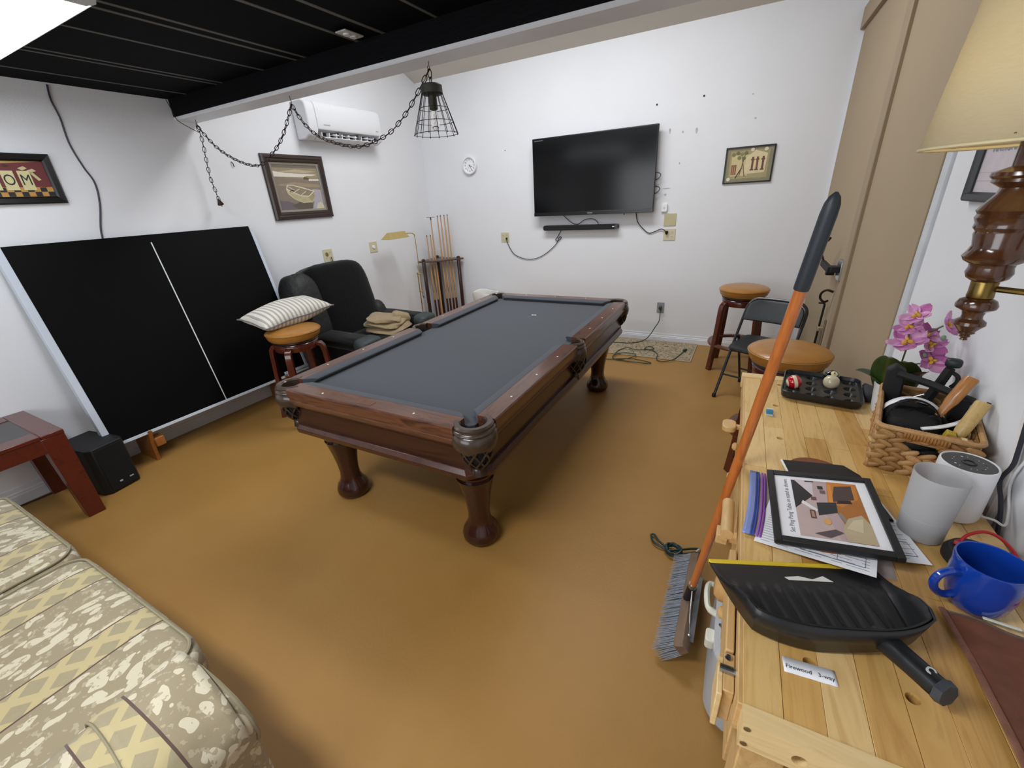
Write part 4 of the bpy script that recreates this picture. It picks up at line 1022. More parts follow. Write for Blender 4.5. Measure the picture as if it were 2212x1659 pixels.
pts = [(-0.829, 5.055, 0.40), (-0.823, 5.03, 0.268), (-0.863, 5.02, 0.18), (-0.91, 5.02, 0.09), (-0.97, 5.0, 0.022), (-1.087, 4.865, 0.015), (-1.337, 4.806, 0.015), (-1.42, 4.6, 0.015), (-1.33, 4.33, 0.011)] + [(x, y, 0.011 + (0.006 if y > 4.46 else 0) + 0.004 * (i % 3)) for i, (x, y) in enumerate(fp)]
MB().at((1.0, -4.5, 0)).tube(smooth_path(pts, 6), 0.0048, 6).build('cable', GRN, gx)
MB().at((1.0, -4.5, 0)).box(-0.844, -0.814, 5.035, 5.083, 0.39, 0.42).build('plug', GRN, gx, 0.006)
MB().at((-0.486 + 1.0, 4.775 - 4.5, 0.022), (0, 0, 1.2)).box(-0.02, 0.03, -0.014, 0.014, -0.012, 0.012).build('socket_end', GRN, gx, 0.005)
# ---------------------------------------------------------------- sofa (its right end is in view)
def sofa_mat(name, axis=0):
    """woven damask: floral bands and trellis bands between thin plum lines; axis = coordinate the bands run across"""
    m, nt, b = new_mat(name)
    tc = nd(nt, 'ShaderNodeTexCoord'); sx = nd(nt, 'ShaderNodeSeparateXYZ'); nt.links.new(tc.outputs['Object'], sx.inputs[0])
    q = sx.outputs[axis]
    per = 0.40
    t = mth(nt, 'FRACT', mth(nt, 'DIVIDE', mth(nt, 'ADD', q, 4.041 if axis == 0 else 4.02), per))   # 0..0.30 trellis, 0.30..1 floral
    vec = tc.outputs['Object']
    vo = nd(nt, 'ShaderNodeTexVoronoi'); vo.feature = 'F1'; vo.inputs['Scale'].default_value = 30; vo.inputs['Randomness'].default_value = 1.0
    mp = nd(nt, 'ShaderNodeMapping'); mp.inputs['Scale'].default_value = (1.0, 0.5, 0.7) if axis == 0 else (0.5, 1, 0.7); mp.inputs['Rotation'].default_value = (0, 0, 0.5)
    ns = nd(nt, 'ShaderNodeTexNoise'); ns.inputs['Scale'].default_value = 9; ns.inputs['Detail'].default_value = 2
    nt.links.new(vec, ns.inputs['Vector'])
    vm = nd(nt, 'ShaderNodeVectorMath', operation='MULTIPLY_ADD'); vm.inputs[1].default_value = (0.10, 0.10, 0.10)
    nt.links.new(ns.outputs['Color'], vm.inputs[0]); nt.links.new(vec, vm.inputs[2])
    nt.links.new(vm.outputs[0], mp.inputs['Vector']); nt.links.new(mp.outputs[0], vo.inputs['Vector'])
    big = noise(nt, vec, 11, 2)
    leaf = mth(nt, 'LESS_THAN', vo.outputs['Distance'], mth(nt, 'MULTIPLY_ADD', big, 0.75, 0.06))
    fl = mixc(nt, leaf, lin('978B70'), lin('CBC3AA'))
    fl = mixc(nt, mth(nt, 'GREATER_THAN', noise(nt, vec, 55, 2), 0.60), fl, lin('ABA085'))
    # trellis
    a1 = sx.outputs[1 - axis]
    s1 = mth(nt, 'ABSOLUTE', mth(nt, 'SUBTRACT', mth(nt, 'FRACT', mth(nt, 'MULTIPLY', mth(nt, 'ADD', a1, mth(nt, 'MULTIPLY', q, 1.0)), 10.0)), 0.5))
    s2 = mth(nt, 'ABSOLUTE', mth(nt, 'SUBTRACT', mth(nt, 'FRACT', mth(nt, 'MULTIPLY', mth(nt, 'SUBTRACT', a1, mth(nt, 'MULTIPLY', q, 1.0)), 10.0)), 0.5))
    tr = mth(nt, 'LESS_THAN', mth(nt, 'MINIMUM', s1, s2), 0.17)
    tcx = mixc(nt, tr, lin('978E72'), lin('BCAD80'))
    tcx = mixc(nt, mth(nt, 'MULTIPLY', noise(nt, vec, 90, 2), 0.4), tcx, lin('B2A57E'))
    col = mixc(nt, mth(nt, 'LESS_THAN', t, 0.30), fl, tcx)
    l1 = mth(nt, 'LESS_THAN', mth(nt, 'ABSOLUTE', mth(nt, 'SUBTRACT', t, 0.30)), 0.008)
    l0 = mth(nt, 'LESS_THAN', t, 0.014)
    col = mixc(nt, mth(nt, 'MAXIMUM', l0, l1), col, lin('5A463E'))
    nt.links.new(col, b.inputs['Base Color']); b.inputs['Roughness'].default_value = 0.9; b.inputs['Sheen Weight'].default_value = 0.2
    bump(nt, b, noise(nt, vec, 350, 2), 0.2, 0.002)
    return m
SF = sofa_mat('sofa_damask'); SFA = sofa_mat('sofa_damask_turned', 1)
PIPE = M('sofa_piping', '8E866C', 0.8)
sf = thing('sofa', 'beige floral striped fabric sofa in the bottom left corner', 'sofa')
def pad(x0, x1, y0, y1, z0, z1, e=0.22, wob=0.0, seed=0, n=44, m=16):
    return sell(MB(), ((x0 + x1) / 2, (y0 + y1) / 2, (z0 + z1) / 2), ((x1 - x0) / 2, (y1 - y0) / 2, (z1 - z0) / 2), 0.30, e, n, m, (0, 0, 0), wob, seed)
BX('base', SF, sf, -3.09, -0.98, -0.62, 0.215, 0.02, 0.315, 0.02, 3)
for x0, x1 in ((-2.178, -1.285), (-3.08, -2.182)):
    c_ = pad(x0, x1, -0.55, 0.300, 0.31, 0.485, 0.16, 0.004, 2).build('seat_cushion', SF, sf, smooth=80)
    zz = 0.474
    MB().tube(rrect3 := [(p[0], p[1], zz) for p in rrect(x1 - x0 - 0.034, 0.818, 0.075, 6, (x0 + x1) / 2, -0.125)], 0.005, 6, closed=True).build('piping', PIPE, c_)
sell(MB(), (-2.18, -0.62, 0.62), (0.90, 0.16, 0.30), 0.35, 0.2, 40, 16, (-0.15, 0, 0)).build('backrest', SF, sf, smooth=80)
def arm_sec(y, sx=1.0, dz=0.0):
    pts = []
    for x, z in ((-1.285, 0.03), (-1.285, 0.40), (-1.315, 0.455), (-1.30, 0.505), (-1.25, 0.53), (-1.17, 0.54), (-1.09, 0.535), (-1.02, 0.515), (-0.972, 0.47), (-0.962, 0.42), (-0.985, 0.37), (-0.985, 0.03)):
        pts.append((-1.135 + (x + 1.135) * sx, y, z + dz))
    return pts
am = MB().strip([arm_sec(-0.70, 0.94), arm_sec(-0.66), arm_sec(-0.3), arm_sec(0.0, 1.0, 0.004), arm_sec(0.195), arm_sec(0.225, 0.985, -0.004), arm_sec(0.237, 0.93, -0.012)]).build('arm', SFA, sf, smooth=60)
MB().at((-2.05, 0, 0)).strip([arm_sec(-0.70, 0.94), arm_sec(-0.66), arm_sec(-0.3), arm_sec(-0.14), arm_sec(-0.12, 0.95, -0.01)]).build('arm', SFA, sf, smooth=60)
MB().tube([(p[0], 0.236, p[2]) for p in arm_sec(0, 0.95, -0.010)][1:-1], 0.006, 6).build('arm_piping', PIPE, sf)
# loose arm cap thrown over the front of the arm
def cap_fn(u, v):
    s = arm_sec(0, 1.03, 0.008)[2:10]
    q = u * (len(s) - 1); i = min(int(q), len(s) - 2); fr = q - i
    a, b2 = s[i], s[i + 1]
    return (a[0] + (b2[0] - a[0]) * fr, 0.02 + 0.205 * v + 0.012 * math.sin(5 * u), a[2] + (b2[2] - a[2]) * fr + 0.004 * math.sin(9 * u + 6 * v))
MB().grid(cap_fn, 24, 10).build('arm_cap', SFA, sf, solid=0.006, smooth=60)
MB().tube([tuple(Vector(cap_fn(i / 24, 0.0)) + Vector((0, 0, 0.001))) for i in range(25)], 0.004, 6).build('cap_hem', PIPE, sf)
MB().prism([(-1.02, 0.0), (-0.93, 0.0), (-0.955, 0.16), (-1.0, 0.18)], 0.225, 0.232, 'y').build('skirt_flap', M('grey_lining', '77777A', 0.9, var=0.2, vs=40), sf)
MB().box(-1.285, -0.975, 0.216, 0.228, 0.0, 0.15).build('skirt', SF, sf, 0.003)

# ---------------------------------------------------------------- end table, subwoofer
et = thing('end_table', 'dark red wooden end table at the left edge', 'table', (-3.69, 0.33, 0))
ETW = W('cherry_red_wood', '3E100B', '5E1C13', '4A150E', (4, 12, 12), 2, 0.28, 0.3)
tp = MB()
hx, hy = 0.315, 0.318
BX('top_border', ETW, et, -hx, hx, hy - 0.10, hy, 0.562, 0.585, 0.004)
BX('top_border', ETW, et, -hx, hx, -hy, -hy + 0.10, 0.562, 0.585, 0.004)
BX('top_border', ETW, et, hx - 0.12, hx, -hy + 0.10, hy - 0.10, 0.562, 0.585, 0.004)
BX('top_border', ETW, et, -hx, -hx + 0.12, -hy + 0.10, hy - 0.10, 0.562, 0.585, 0.004)
BX('inlay_panel', M('slate_inlay', '3B3A3A', 0.35, var=0.1), et, -hx + 0.12, hx - 0.12, -hy + 0.10, hy - 0.10, 0.56, 0.581)
for s_ in (-1, 1):
    BX('apron', ETW, et, -hx + 0.02, hx - 0.02, s_ * (hy - 0.005) - (0.02 if s_ > 0 else 0), s_ * (hy - 0.005) + (0 if s_ > 0 else 0.02), 0.475, 0.562, 0.002)
    BX('apron', ETW, et, s_ * (hx - 0.005) - (0.02 if s_ > 0 else 0), s_ * (hx - 0.005) + (0 if s_ > 0 else 0.02), -hy + 0.02, hy - 0.02, 0.475, 0.562, 0.002)
for sx in (-1, 1):
    for sy in (-1, 1):
        x, y = sx * (hx - 0.002), sy * (hy - 0.002)
        top = [(x, y), (x - sx * 0.105, y), (x - sx * 0.105, y - sy * 0.105), (x, y - sy * 0.105)]
        bot = [(x, y), (x - sx * 0.075, y), (x - sx * 0.075, y - sy * 0.085), (x, y - sy * 0.085)]
        MB().frustum(bot, top, 0, 0.562).build('leg', ETW, et, 0.003)
sw = thing('subwoofer', 'black subwoofer box on the floor beside the end table', 'speaker', (-3.71, 0.795, 0), math.radians(10))
MB().prism([(-0.19, -0.115), (0.135, -0.115), (0.17, -0.085), (0.17, 0.085), (0.135, 0.105), (-0.19, 0.105)], 0.006, 0.34).build('cabinet', M('sub_vinyl', '0D0E10', 0.6, var=0.1, bs_=80, bst=0.1), sw, 0.006)
BX('grille', M('sub_cloth', '060607', 0.95, var=0.1), sw, 0.168, 0.176, -0.08, 0.08, 0.02, 0.325, 0.003)
BX('brand_mark', M('sub_mark', 'B9B9BC', 0.4), sw, 0.1755, 0.1775, 0.035, 0.058, 0.06, 0.067)
BX('brand_mark', M('sub_mark', 'B9B9BC', 0.4), sw, 0.1755, 0.1775, -0.025, -0.008, 0.06, 0.07)
for x in (-0.15, 0.13):
    for y in (-0.08, 0.07): MB().lathe([(0.014, 0), (0.016, 0.007)], 10, (x, y, 0)).build('foot', BLACKM, sw)
cord('speaker_cord', [(-3.86, 0.70, 0.05), (-3.93, 0.66, 0.01), (-3.95, 0.58, 0.006), (-3.96, 0.45, 0.006), (-3.97, 0.3, 0.006)], 0.005, CORD, 'black speaker cord on the floor behind the end table')

# ---------------------------------------------------------------- workbench
BZ = 0.86
wbh = thing('workbench', 'light hardwood workbench with butcher block top along right wall', 'workbench', (0.098, 0.554, 0), ROTR)
BLK = [W('bench_stave_%d' % i, c1, c2, c3, (13, 1.6, 13), 1.6, 0.38, 0.12, 1.8) for i, (c1, c2, c3) in enumerate((('B98A4A', 'D6AC66', 'C89B56'), ('C59A56', 'E0BC7C', 'D2A966'), ('AE8040', 'CFA25C', 'BC8E4A'), ('CDA468', 'E6C68A', 'D8B274')))]
HOLE = M('drilled_hole', '4A3018', 0.8)
BD, BL = 0.54, 1.50
rows = 9
rwid = BD / rows
dog = [(0.108, 0.125), (0.2475, 0.125), (0.112, 0.97), (0.120, 1.235), (0.122, 1.455)]
rnd = random.Random(11)
def stave(x0, x1, y0, y1, mat, holes):
    mb = MB(); e = 0.0004
    x0 += e; x1 -= e; y0 += e; y1 -= e
    if not holes:
        mb.box(x0, x1, y0, y1, BZ - 0.03, BZ)
        return mb.build('stave', mat, wbh, 0.0006, seg=1)
    hx_, hy_ = holes[0]; r = 0.0105; z1 = BZ; z0 = BZ - 0.03
    hx_ = min(max(hx_, x0 + r + 0.002), x1 - r - 0.002)
    ring_o = []; N = 16
    per = []
    for k in range(N):
        a = 2 * PI * k / N + PI / 4
        per.append((hx_ + r * math.cos(a), hy_ + r * math.sin(a)))
    yb0, yb1 = max(y0, hy_ - 0.03), min(y1, hy_ + 0.03)
    cor = [(x1, yb1), (x0, yb1), (x0, yb0), (x1, yb0)]
    sq = []
    for k in range(N):
        c0, c1 = cor[k // 4], cor[(k // 4 + 1) % 4]; fr = (k % 4) / 4
        sq.append((c0[0] + (c1[0] - c0[0]) * fr, c0[1] + (c1[1] - c0[1]) * fr))
    vs = [(p[0], p[1], z1) for p in sq] + [(p[0], p[1], z1) for p in per] + [(p[0], p[1], z0) for p in per]
    fs = [(k, (k + 1) % N, N + (k + 1) % N, N + k) for k in range(N)] + [(N + k, N + (k + 1) % N, 2 * N + (k + 1) % N, 2 * N + k) for k in range(N)]
    mb.add(vs, fs)
    for a, b2 in ((y0, yb0), (yb1, y1)):
        if b2 - a > 1e-4: mb.add([(x0, a, z1), (x1, a, z1), (x1, b2, z1), (x0, b2, z1)], [(0, 1, 2, 3)])
    mb.add([(x0, y0, z1), (x1, y0, z1), (x1, y0, z0), (x0, y0, z0)], [(0, 1, 2, 3)]); mb.add([(x0, y1, z1), (x1, y1, z1), (x1, y1, z0), (x0, y1, z0)], [(0, 1, 2, 3)])
    mb.add([(x0, y0, z1), (x0, y1, z1), (x0, y1, z0), (x0, y0, z0)], [(0, 1, 2, 3)]); mb.add([(x1, y0, z1), (x1, y1, z1), (x1, y1, z0), (x1, y0, z0)], [(0, 1, 2, 3)])
    return mb.build('stave', mat, wbh, smooth=0)
for r_ in range(rows):
    x0, x1 = r_ * rwid, (r_ + 1) * rwid
    ys = [0.0]; y = -rnd.uniform(0.0, 0.25)
    while True:
        y += rnd.uniform(0.26, 0.5)
        if y > BL - 0.12: break
        if y > 0.1: ys.append(y)
    ys.append(BL)
    for i in range(len(ys) - 1):
        hs = [h for h in dog if x0 <= h[0] < x1 and ys[i] + 0.012 < h[1] < ys[i + 1] - 0.012]
        if len(hs) > 1:
            mid = (hs[0][1] + hs[1][1]) / 2
            stave(x0, x1, ys[i], mid, rnd.choice(BLK), hs[:1]); stave(x0, x1, mid, ys[i + 1], rnd.choice(BLK), hs[1:2])
        else:
            stave(x0, x1, ys[i], ys[i + 1], rnd.choice(BLK), hs)
BX('top_core', BLK[0], wbh, 0.002, BD - 0.002, 0.002, BL - 0.002, BZ - 0.045, BZ - 0.03)
PALE = W('pale_end_board', 'CDA86C', 'E6CC98', 'D8B980', (1.6, 13, 13), 1.6, 0.42, 0.05, 1.4)
PALEY = W('pale_board_long', 'B48C54', 'D3B07A', 'C29B63', (13, 1.6, 13), 1.6, 0.45, 0.05, 1.4)
# end board with round bench holes through its face
eb = MB(); zc = BZ - 0.034
ex0, ex1, ez0, ez1 = 0.0, BD, BZ - 0.062, BZ + 0.002
cells = []
hxs = [0.085, 0.172, 0.30, 0.42]
xs = [ex0] + [(hxs[i] + hxs[i + 1]) / 2 for i in range(3)] + [ex1]
N = 16
for k, hx_ in enumerate(hxs):
    per = [(hx_ + 0.0115 * math.cos(2 * PI * i / N + PI / 4), zc + 0.0115 * math.sin(2 * PI * i / N + PI / 4)) for i in range(N)]
    cor = [(xs[k + 1], ez1), (xs[k], ez1), (xs[k], ez0), (xs[k + 1], ez0)]
    sq = []
    for i in range(N):
        c0, c1 = cor[i // 4], cor[(i // 4 + 1) % 4]; fr = (i % 4) / 4
        sq.append((c0[0] + (c1[0] - c0[0]) * fr, c0[1] + (c1[1] - c0[1]) * fr))
    vs = [(p[0], -0.032, p[1]) for p in sq] + [(p[0], -0.032, p[1]) for p in per] + [(p[0], -0.002, p[1]) for p in per]
    fs = [(i, (i + 1) % N, N + (i + 1) % N, N + i) for i in range(N)] + [(N + i, N + (i + 1) % N, 2 * N + (i + 1) % N, 2 * N + i) for i in range(N)] + [tuple(2 * N + i for i in range(N))]
    eb.add(vs, fs)
eb.add([(ex0, -0.032, ez1), (ex1, -0.032, ez1), (ex1, 0, ez1), (ex0, 0, ez1)], [(0, 1, 2, 3)]); eb.add([(ex0, -0.032, ez0), (ex1, -0.032, ez0), (ex1, 0, ez0), (ex0, 0, ez0)], [(0, 1, 2, 3)])
eb.add([(ex0, -0.032, ez0), (ex0, 0, ez0), (ex0, 0, ez1), (ex0, -0.032, ez1)], [(0, 1, 2, 3)]); eb.add([(ex1, -0.032, ez0), (ex1, 0, ez0), (ex1, 0, ez1), (ex1, -0.032, ez1)], [(0, 1, 2, 3)])
eb.build('end_board', PALE, wbh, smooth=0)
for x, z, mt in ((0.008, -0.010, STEEL), (0.008, -0.050, STEEL), (0.142, -0.034, STEEL), (0.190, -0.008, M('copper_plug', '9A6248', 0.4))):
    o = MB(); o.T = Matrix.Translation((x, -0.032, BZ + z)) @ Matrix.Rotation(PI / 2, 4, 'X'); o.lathe([(0.0055, -0.002), (0.0055, 0.0012), (0.003, 0.0018), (0, 0.0010)], 12).build('screw', mt, wbh)
BX('front_rail', PALEY, wbh, -0.008, 0.014, 0.0, BL, BZ - 0.075, BZ - 0.002, 0.002)
BX('back_rail', PALEY, wbh, BD - 0.02, BD, 0, BL, BZ - 0.11, BZ - 0.032, 0.002)
BX('far_ledge', PALE, wbh, -0.014, 0.42, BL, BL + 0.045, BZ - 0.05, BZ + 0.006, 0.002)
BX('drawer_case', M('case_plywood', 'A87C4A', 0.6), wbh, 0.03, BD - 0.02, 0.07, BL - 0.06, 0.50, BZ - 0.046)
for k, (y0, y1) in enumerate(((0.09, 0.75), (0.77, 1.43))):
    for z0 in (0.52, 0.66):
        dz = BX('drawer', PALEY, wbh, 0.008, 0.03, y0, y1, z0, z0 + 0.125, 0.003)
        MB().at((-0.004, (y0 + y1) / 2, z0 + 0.062), (0, -PI / 2, 0)).lathe([(0.008, -0.012), (0.008, 0.0), (0.016, 0.008), (0.016, 0.016), (0.008, 0.022), (0, 0.022)], 14).build('knob', PALEY, dz)
for x0 in (0.012, BD - 0.082):
    for y0 in (0.004, BL - 0.09):
        BX('leg', PALEY, wbh, x0, x0 + 0.07, y0, y0 + 0.07, 0.0, BZ - 0.045, 0.003)
BX('end_panel', W('brown_end_panel', '6B401C', '8A5528', '774A22', (6, 6, 2), 2, 0.45, 0.05), wbh, 0.082, BD - 0.08, 0.010, 0.022, 0.18, BZ - 0.065)
BX('end_stretcher', PALE, wbh, 0.082, BD - 0.08, 0.004, 0.05, 0.10, 0.18, 0.003)
BX('back_stretcher', PALEY, wbh, BD - 0.06, BD - 0.03, 0.07, BL - 0.08, 0.10, 0.17, 0.003)
# front vise: jaw board on steel guide rods, turned handle
jw = BX('vise_jaw', PALEY, wbh, -0.027, -0.011, 0.115, 0.40, BZ - 0.13, BZ - 0.03, 0.003)
BX('jaw_cap', PALEY, wbh, -0.028, -0.009, 0.035, 0.113, BZ - 0.12, BZ - 0.035, 0.002)
BX('jaw_lip', PALE, wbh, -0.038, -0.028, 0.025, 0.10, BZ - 0.13, BZ - 0.035, 0.002)
MB().tube([(-0.035, 0.072, BZ - 0.028), (0.02, 0.072, BZ - 0.028)], 0.0075, 12).build('guide_rod', STEEL, wbh)
MB().at((-0.020, 0.102, BZ - 0.035)).lathe([(0.007, 0), (0.007, 0.002), (0.003, 0.003), (0, 0.002)], 10).build('screw', STEEL, wbh)
MB().at((-0.018, 0.36, 0.735), (0, -PI / 2, 0)).lathe([(0.012, -0.03), (0.03, -0.02), (0.036, 0.0), (0.034, 0.018), (0.022, 0.03), (0, 0.033)], 18).build('vise_knob', W('turned_knob', 'A07848', 'BC9460', 'AE8450', (5, 5, 5), 2, 0.3, 0.2), wbh)
MB().tube([(-0.035, 0.46, BZ - 0.04), (-0.035, 0.60, BZ - 0.04)], [0.016, 0.016], 14).build('handle_bar', PALEY, wbh)
for (y, z) in ((1.165, 0.775),):
    MB().at((-0.045, y, z)).prism(rrect(0.05, 0.075, 0.022, 5), -0.012, 0.012, 'z').build('handle_end', PALEY, wbh, 0.004)
    MB().tube([(-0.03, y, z), (0.02, y, z)], 0.011, 10).build('handle_rod', PALEY, wbh)
BX('stop_block', PALEY, wbh, -0.052, -0.02, 0.595, 0.64, 0.665, 0.70, 0.003)
BX('stop_arm', PALEY, wbh, -0.022, 0.012, 0.605, 0.63, 0.67, 0.695, 0.002)

# ---------------------------------------------------------------- broom, dustpan, heater, cord bundle
br = thing('push_broom', 'push broom with orange wooden handle leaning on the workbench', 'broom', (-0.02, 1.43, 0))
def bl_(p): return (p[0] + 0.02, p[1] - 1.43, p[2])
P0 = Vector((-0.022, 1.407, 0.12)); P1 = Vector((0.142, 1.190, 1.640)); dh = P1 - P0
def hp(t): return bl_(P0 + dh * t)
HW = W('orange_handle_wood', 'A85A22', 'C9763A', 'B5652C', (16, 16, 0.8), 1.5, 0.25, 0.5)
MB().tube([hp(-0.02), hp(0.3), hp(0.6), hp(0.862)], [0.0135, 0.0145, 0.0145, 0.0145], 16).build('handle', HW, br)
MB().tube([hp(0.86), hp(0.865), hp(0.90), hp(0.97), hp(0.985), hp(0.994), hp(1.0)], [0.0165, 0.0172, 0.0172, 0.0172, 0.0155, 0.011, 0.003], 16).build('grip', M('grip_rubber', '2A3138', 0.45, var=0.06), br)
th = math.radians(48)   # head rolled so that bristles point down and left
def hd_pt(a, b, y): # a along bristle direction (down-left), b across
    return (0.005 - a * math.sin(th) + b * math.cos(th) - 0.0, y, 0.094 - a * math.cos(th) - b * math.sin(th))
bk2 = MB()
secs = []
for y, k in ((-0.25, 0.75), (-0.235, 1.0), (0.235, 1.0), (0.25, 0.75)):
    secs.append([hd_pt(a, b * k, y) for a, b in ((-0.018, -0.022), (-0.022, -0.012), (-0.022, 0.012), (-0.018, 0.022), (0.014, 0.030), (0.018, 0.026), (0.018, -0.026), (0.014, -0.030))])
bk2.strip(secs).build('brush_block', M('brown_block', '6E5846', 0.5, var=0.15, stretch=(3, 1, 3)), br, 0.002)
bs = MB(); rb = random.Random(5)
for iy in range(46):
    y = -0.24 + 0.48 * iy / 45
    for ib in range(6):
        b = -0.024 + 0.048 * ib / 5
        for q in range(3):
            yy = y + rb.uniform(-0.004, 0.004); L = 0.092 + rb.uniform(-0.006, 0.006)
            sp2 = (0.35 * (y / 0.24) ** 3 * 0.03) + rb.uniform(-0.005, 0.005)
            bb = b + rb.uniform(-0.004, 0.004)
            p0 = hd_pt(0.015, bb, yy); p1 = hd_pt(0.06, bb * 1.1, yy + sp2 * 0.4); p2 = hd_pt(0.015 + L, bb * 1.25, yy + sp2)
            p2 = (p2[0], p2[1], max(p2[2], 0.002))
            bs.tube([p0, p1, p2], [0.0016, 0.0014, 0.0008], 3, cap=False)
o = bs.build('bristles', M('grey_bristles', '8C929C', 0.6, var=0.2, vs=60), br); o['kind'] = 'stuff'
MB().tube([hp(-0.03), hp(0.0), hp(0.05)], [0.019, 0.020, 0.018], 14).build('socket', BLACK, br)
MB().tube([hp(0.05), hp(0.062)], [0.0175, 0.0175], 14).build('clamp_ring', STEEL, br)
for y in (-0.19, 0.12):
    e = hd_pt(-0.024, 0.0, y)
    MB().tube([hp(0.055), (hp(0.02)[0] + 0.012, hp(0.02)[1] + y * 0.4, 0.13), e], 0.0032, 8).build('brace_wire', STEEL, br)
    MB().ball(e, 0.007, 10).build('brace_bolt', STEEL, br)
MB().prism([(-0.205, 0.0), (0.135, 0.0), (0.10, 0.016), (-0.17, 0.016)], -0.010, 0.010, 'x').build('brace_plate', M('clear_grey_plastic', '5C5E60', 0.15, var=0.1), br).location = (0.03, 0, 0.10)
MB().tube([(0.0, 0.245, 0.112), (0.012, 0.262, 0.118)], 0.012, 10).build('block_end_bolt', STEEL, br)

dpn = thing('dustpan', 'black plastic dustpan with yellow lip lying on the workbench', 'dustpan', (0.180, 0.908, BZ + 0.002), math.radians(21.5))
DPM = M('dustpan_plastic', '1A1C1F', 0.35, var=0.1, vs=8)
def dp_floor(u, v):
    # u across (-1..1), v 0 mouth .. 1 back
    x = (u - 0.5) * 2
    w = 0.172 - 0.025 * v ** 2
    yb = -0.205 * v * (1 - 0.16 * abs(x) ** 3 * v)
    z = 0.006 + 0.012 * min(1, v * 2.5) + (0.002 if (int(u * 36) % 3 == 0 and 0.3 < v < 0.9) else 0)
    edge = max(0, (abs(x) - 0.90) / 0.10); back = max(0, (v - 0.86) / 0.14)
    k = max(edge * min(1, v * 1.6 + 0.02), back)
    z += 0.058 * k ** 1.3 * min(1, 0.12 + v)
    return (x * w, yb, z)
MB().grid(dp_floor, 72, 30).build('pan', DPM, dpn, solid=0.004, smooth=40)
# skirt below the rim gives the pan its depth
mb = MB(); rim = []
for i in range(21): rim.append(dp_floor(0, i / 20))
for i in range(1, 41): rim.append(dp_floor(i / 40, 1))
for i in range(19, -1, -1): rim.append(dp_floor(1, i / 20))
n = len(rim)
out = [(p[0] * 1.012, p[1] * 1.01 - (0.004 if p[1] < -0.05 else 0), p[2] + 0.002) for p in rim]; low = [(p[0] * 0.97, p[1] * 0.965, 0.001 + 0.008 * abs(math.sin(i * 0.09))) for i, p in enumerate(rim)]
mb.add(out + low, [(i, i + 1, n + i + 1, n + i) for i in range(n - 1)]).build('outer_wall', DPM, dpn, solid=0.003, smooth=50)
MB().prism([(-0.174, -0.004), (0.174, -0.004), (0.174, 0.008), (-0.174, 0.008)], 0.0, 0.011).build('rubber_lip', M('yellow_rubber', 'D9B92E', 0.45), dpn, 0.003)
MB().tube([(0.066, -0.175, 0.028), (0.072, -0.200, 0.034), (0.082, -0.240, 0.040), (0.092, -0.280, 0.045), (0.0935, -0.285, 0.046)], [0.020, 0.0205, 0.019, 0.0185, 0.014], 12).build('handle', DPM, dpn)
MB().tube([(0.0925, -0.281, 0.045), (0.096, -0.292, 0.047)], [0.022, 0.019], 7).build('handle_cap', M('scuffed_plastic', '33383D', 0.5, var=0.3, vs=60), dpn)
MB().at((0.088, -0.262, 0.0605), (0.2, 0, 0.2)).lathe([(0.007, -0.002), (0.007, 0.001), (0.004, 0.001)], 12, cap=False).build('hang_hole', M('scuff_white', 'B9BCC0', 0.6), dpn)
MB().prism([(0.02, -0.052), (0.05, -0.048), (0.075, -0.055), (0.10, -0.045), (0.115, -0.06), (0.07, -0.068), (0.03, -0.066)], 0.0140, 0.0150).build('torn_sticker', M('torn_paper', 'D6D6CE', 0.8, var=0.1), dpn).location = (-0.05, 0.012, 0.0)
for k in range(9):
    x = -0.11 + k * 0.026
    MB().tube([(x, -0.075, 0.0195), (x + 0.004, -0.155, 0.0205)], 0.0016, 6).build('rib', DPM, dpn)

ht = thing('space_heater', 'grey space heater with wire grill under the workbench front', 'heater', (0.222, 1.225, 0), ROTR)
HGR = M('heater_grey', 'A9AEB4', 0.4, var=0.03)
MB().prism(rrect(0.30, 0.44, 0.10, 8), 0.012, 0.30).build('case', HGR, ht, 0.01)
ringp = [(p, q) for p, q in zip(rrect(0.30, 0.44, 0.10, 8), rrect(0.262, 0.402, 0.085, 8))]
mb = MB(); nn = len(ringp)
mb.add([(a[0], a[1], 0.325) for a, b in ringp] + [(b[0], b[1], 0.322) for a, b in ringp] + [(a[0], a[1], 0.30) for a, b in ringp] + [(b[0], b[1], 0.30) for a, b in ringp],
       [(i, (i + 1) % nn, nn + (i + 1) % nn, nn + i) for i in range(nn)] + [(i, (i + 1) % nn, 2 * nn + (i + 1) % nn, 2 * nn + i) for i in range(nn)] + [(nn + i, nn + (i + 1) % nn, 3 * nn + (i + 1) % nn, 3 * nn + i) for i in range(nn)])
mb.build('front_rim', M('heater_light_rim', 'C6CACE', 0.35), ht)
MB().prism(rrect(0.262, 0.402, 0.085, 8), 0.301, 0.303).build('heater_void', M('void_black', '151312', 0.9), ht)
gr = MB()
for i in range(17): gr.tube([(-0.12 + 0.015 * i, -0.16, 0.317), (-0.12 + 0.015 * i, 0.16, 0.317)], 0.0022, 6)
for i in range(12): gr.tube([(-0.128, -0.155 + 0.028 * i, 0.320), (0.128, -0.155 + 0.028 * i, 0.320)], 0.0022, 6)
gr.build('wire_grill', M('white_wire', 'D6D7D8', 0.4), ht)
CRM = M('cream_plastic', 'D2D2C2', 0.4)
MB().tube(smooth_path([(-0.145, 0.10, 0.315), (-0.175, 0.10, 0.318), (-0.183, 0.07, 0.318), (-0.180, 0.02, 0.316), (-0.172, -0.01, 0.316), (-0.145, -0.02, 0.312)]), [0.010] * 25 + [0.012] * 6, 8).build('carry_handle', CRM, ht)
MB().prism(rrect(0.03, 0.05, 0.01, 4, -0.160, -0.105), 0.27, 0.31).build('control_knob', CRM, ht, 0.004)
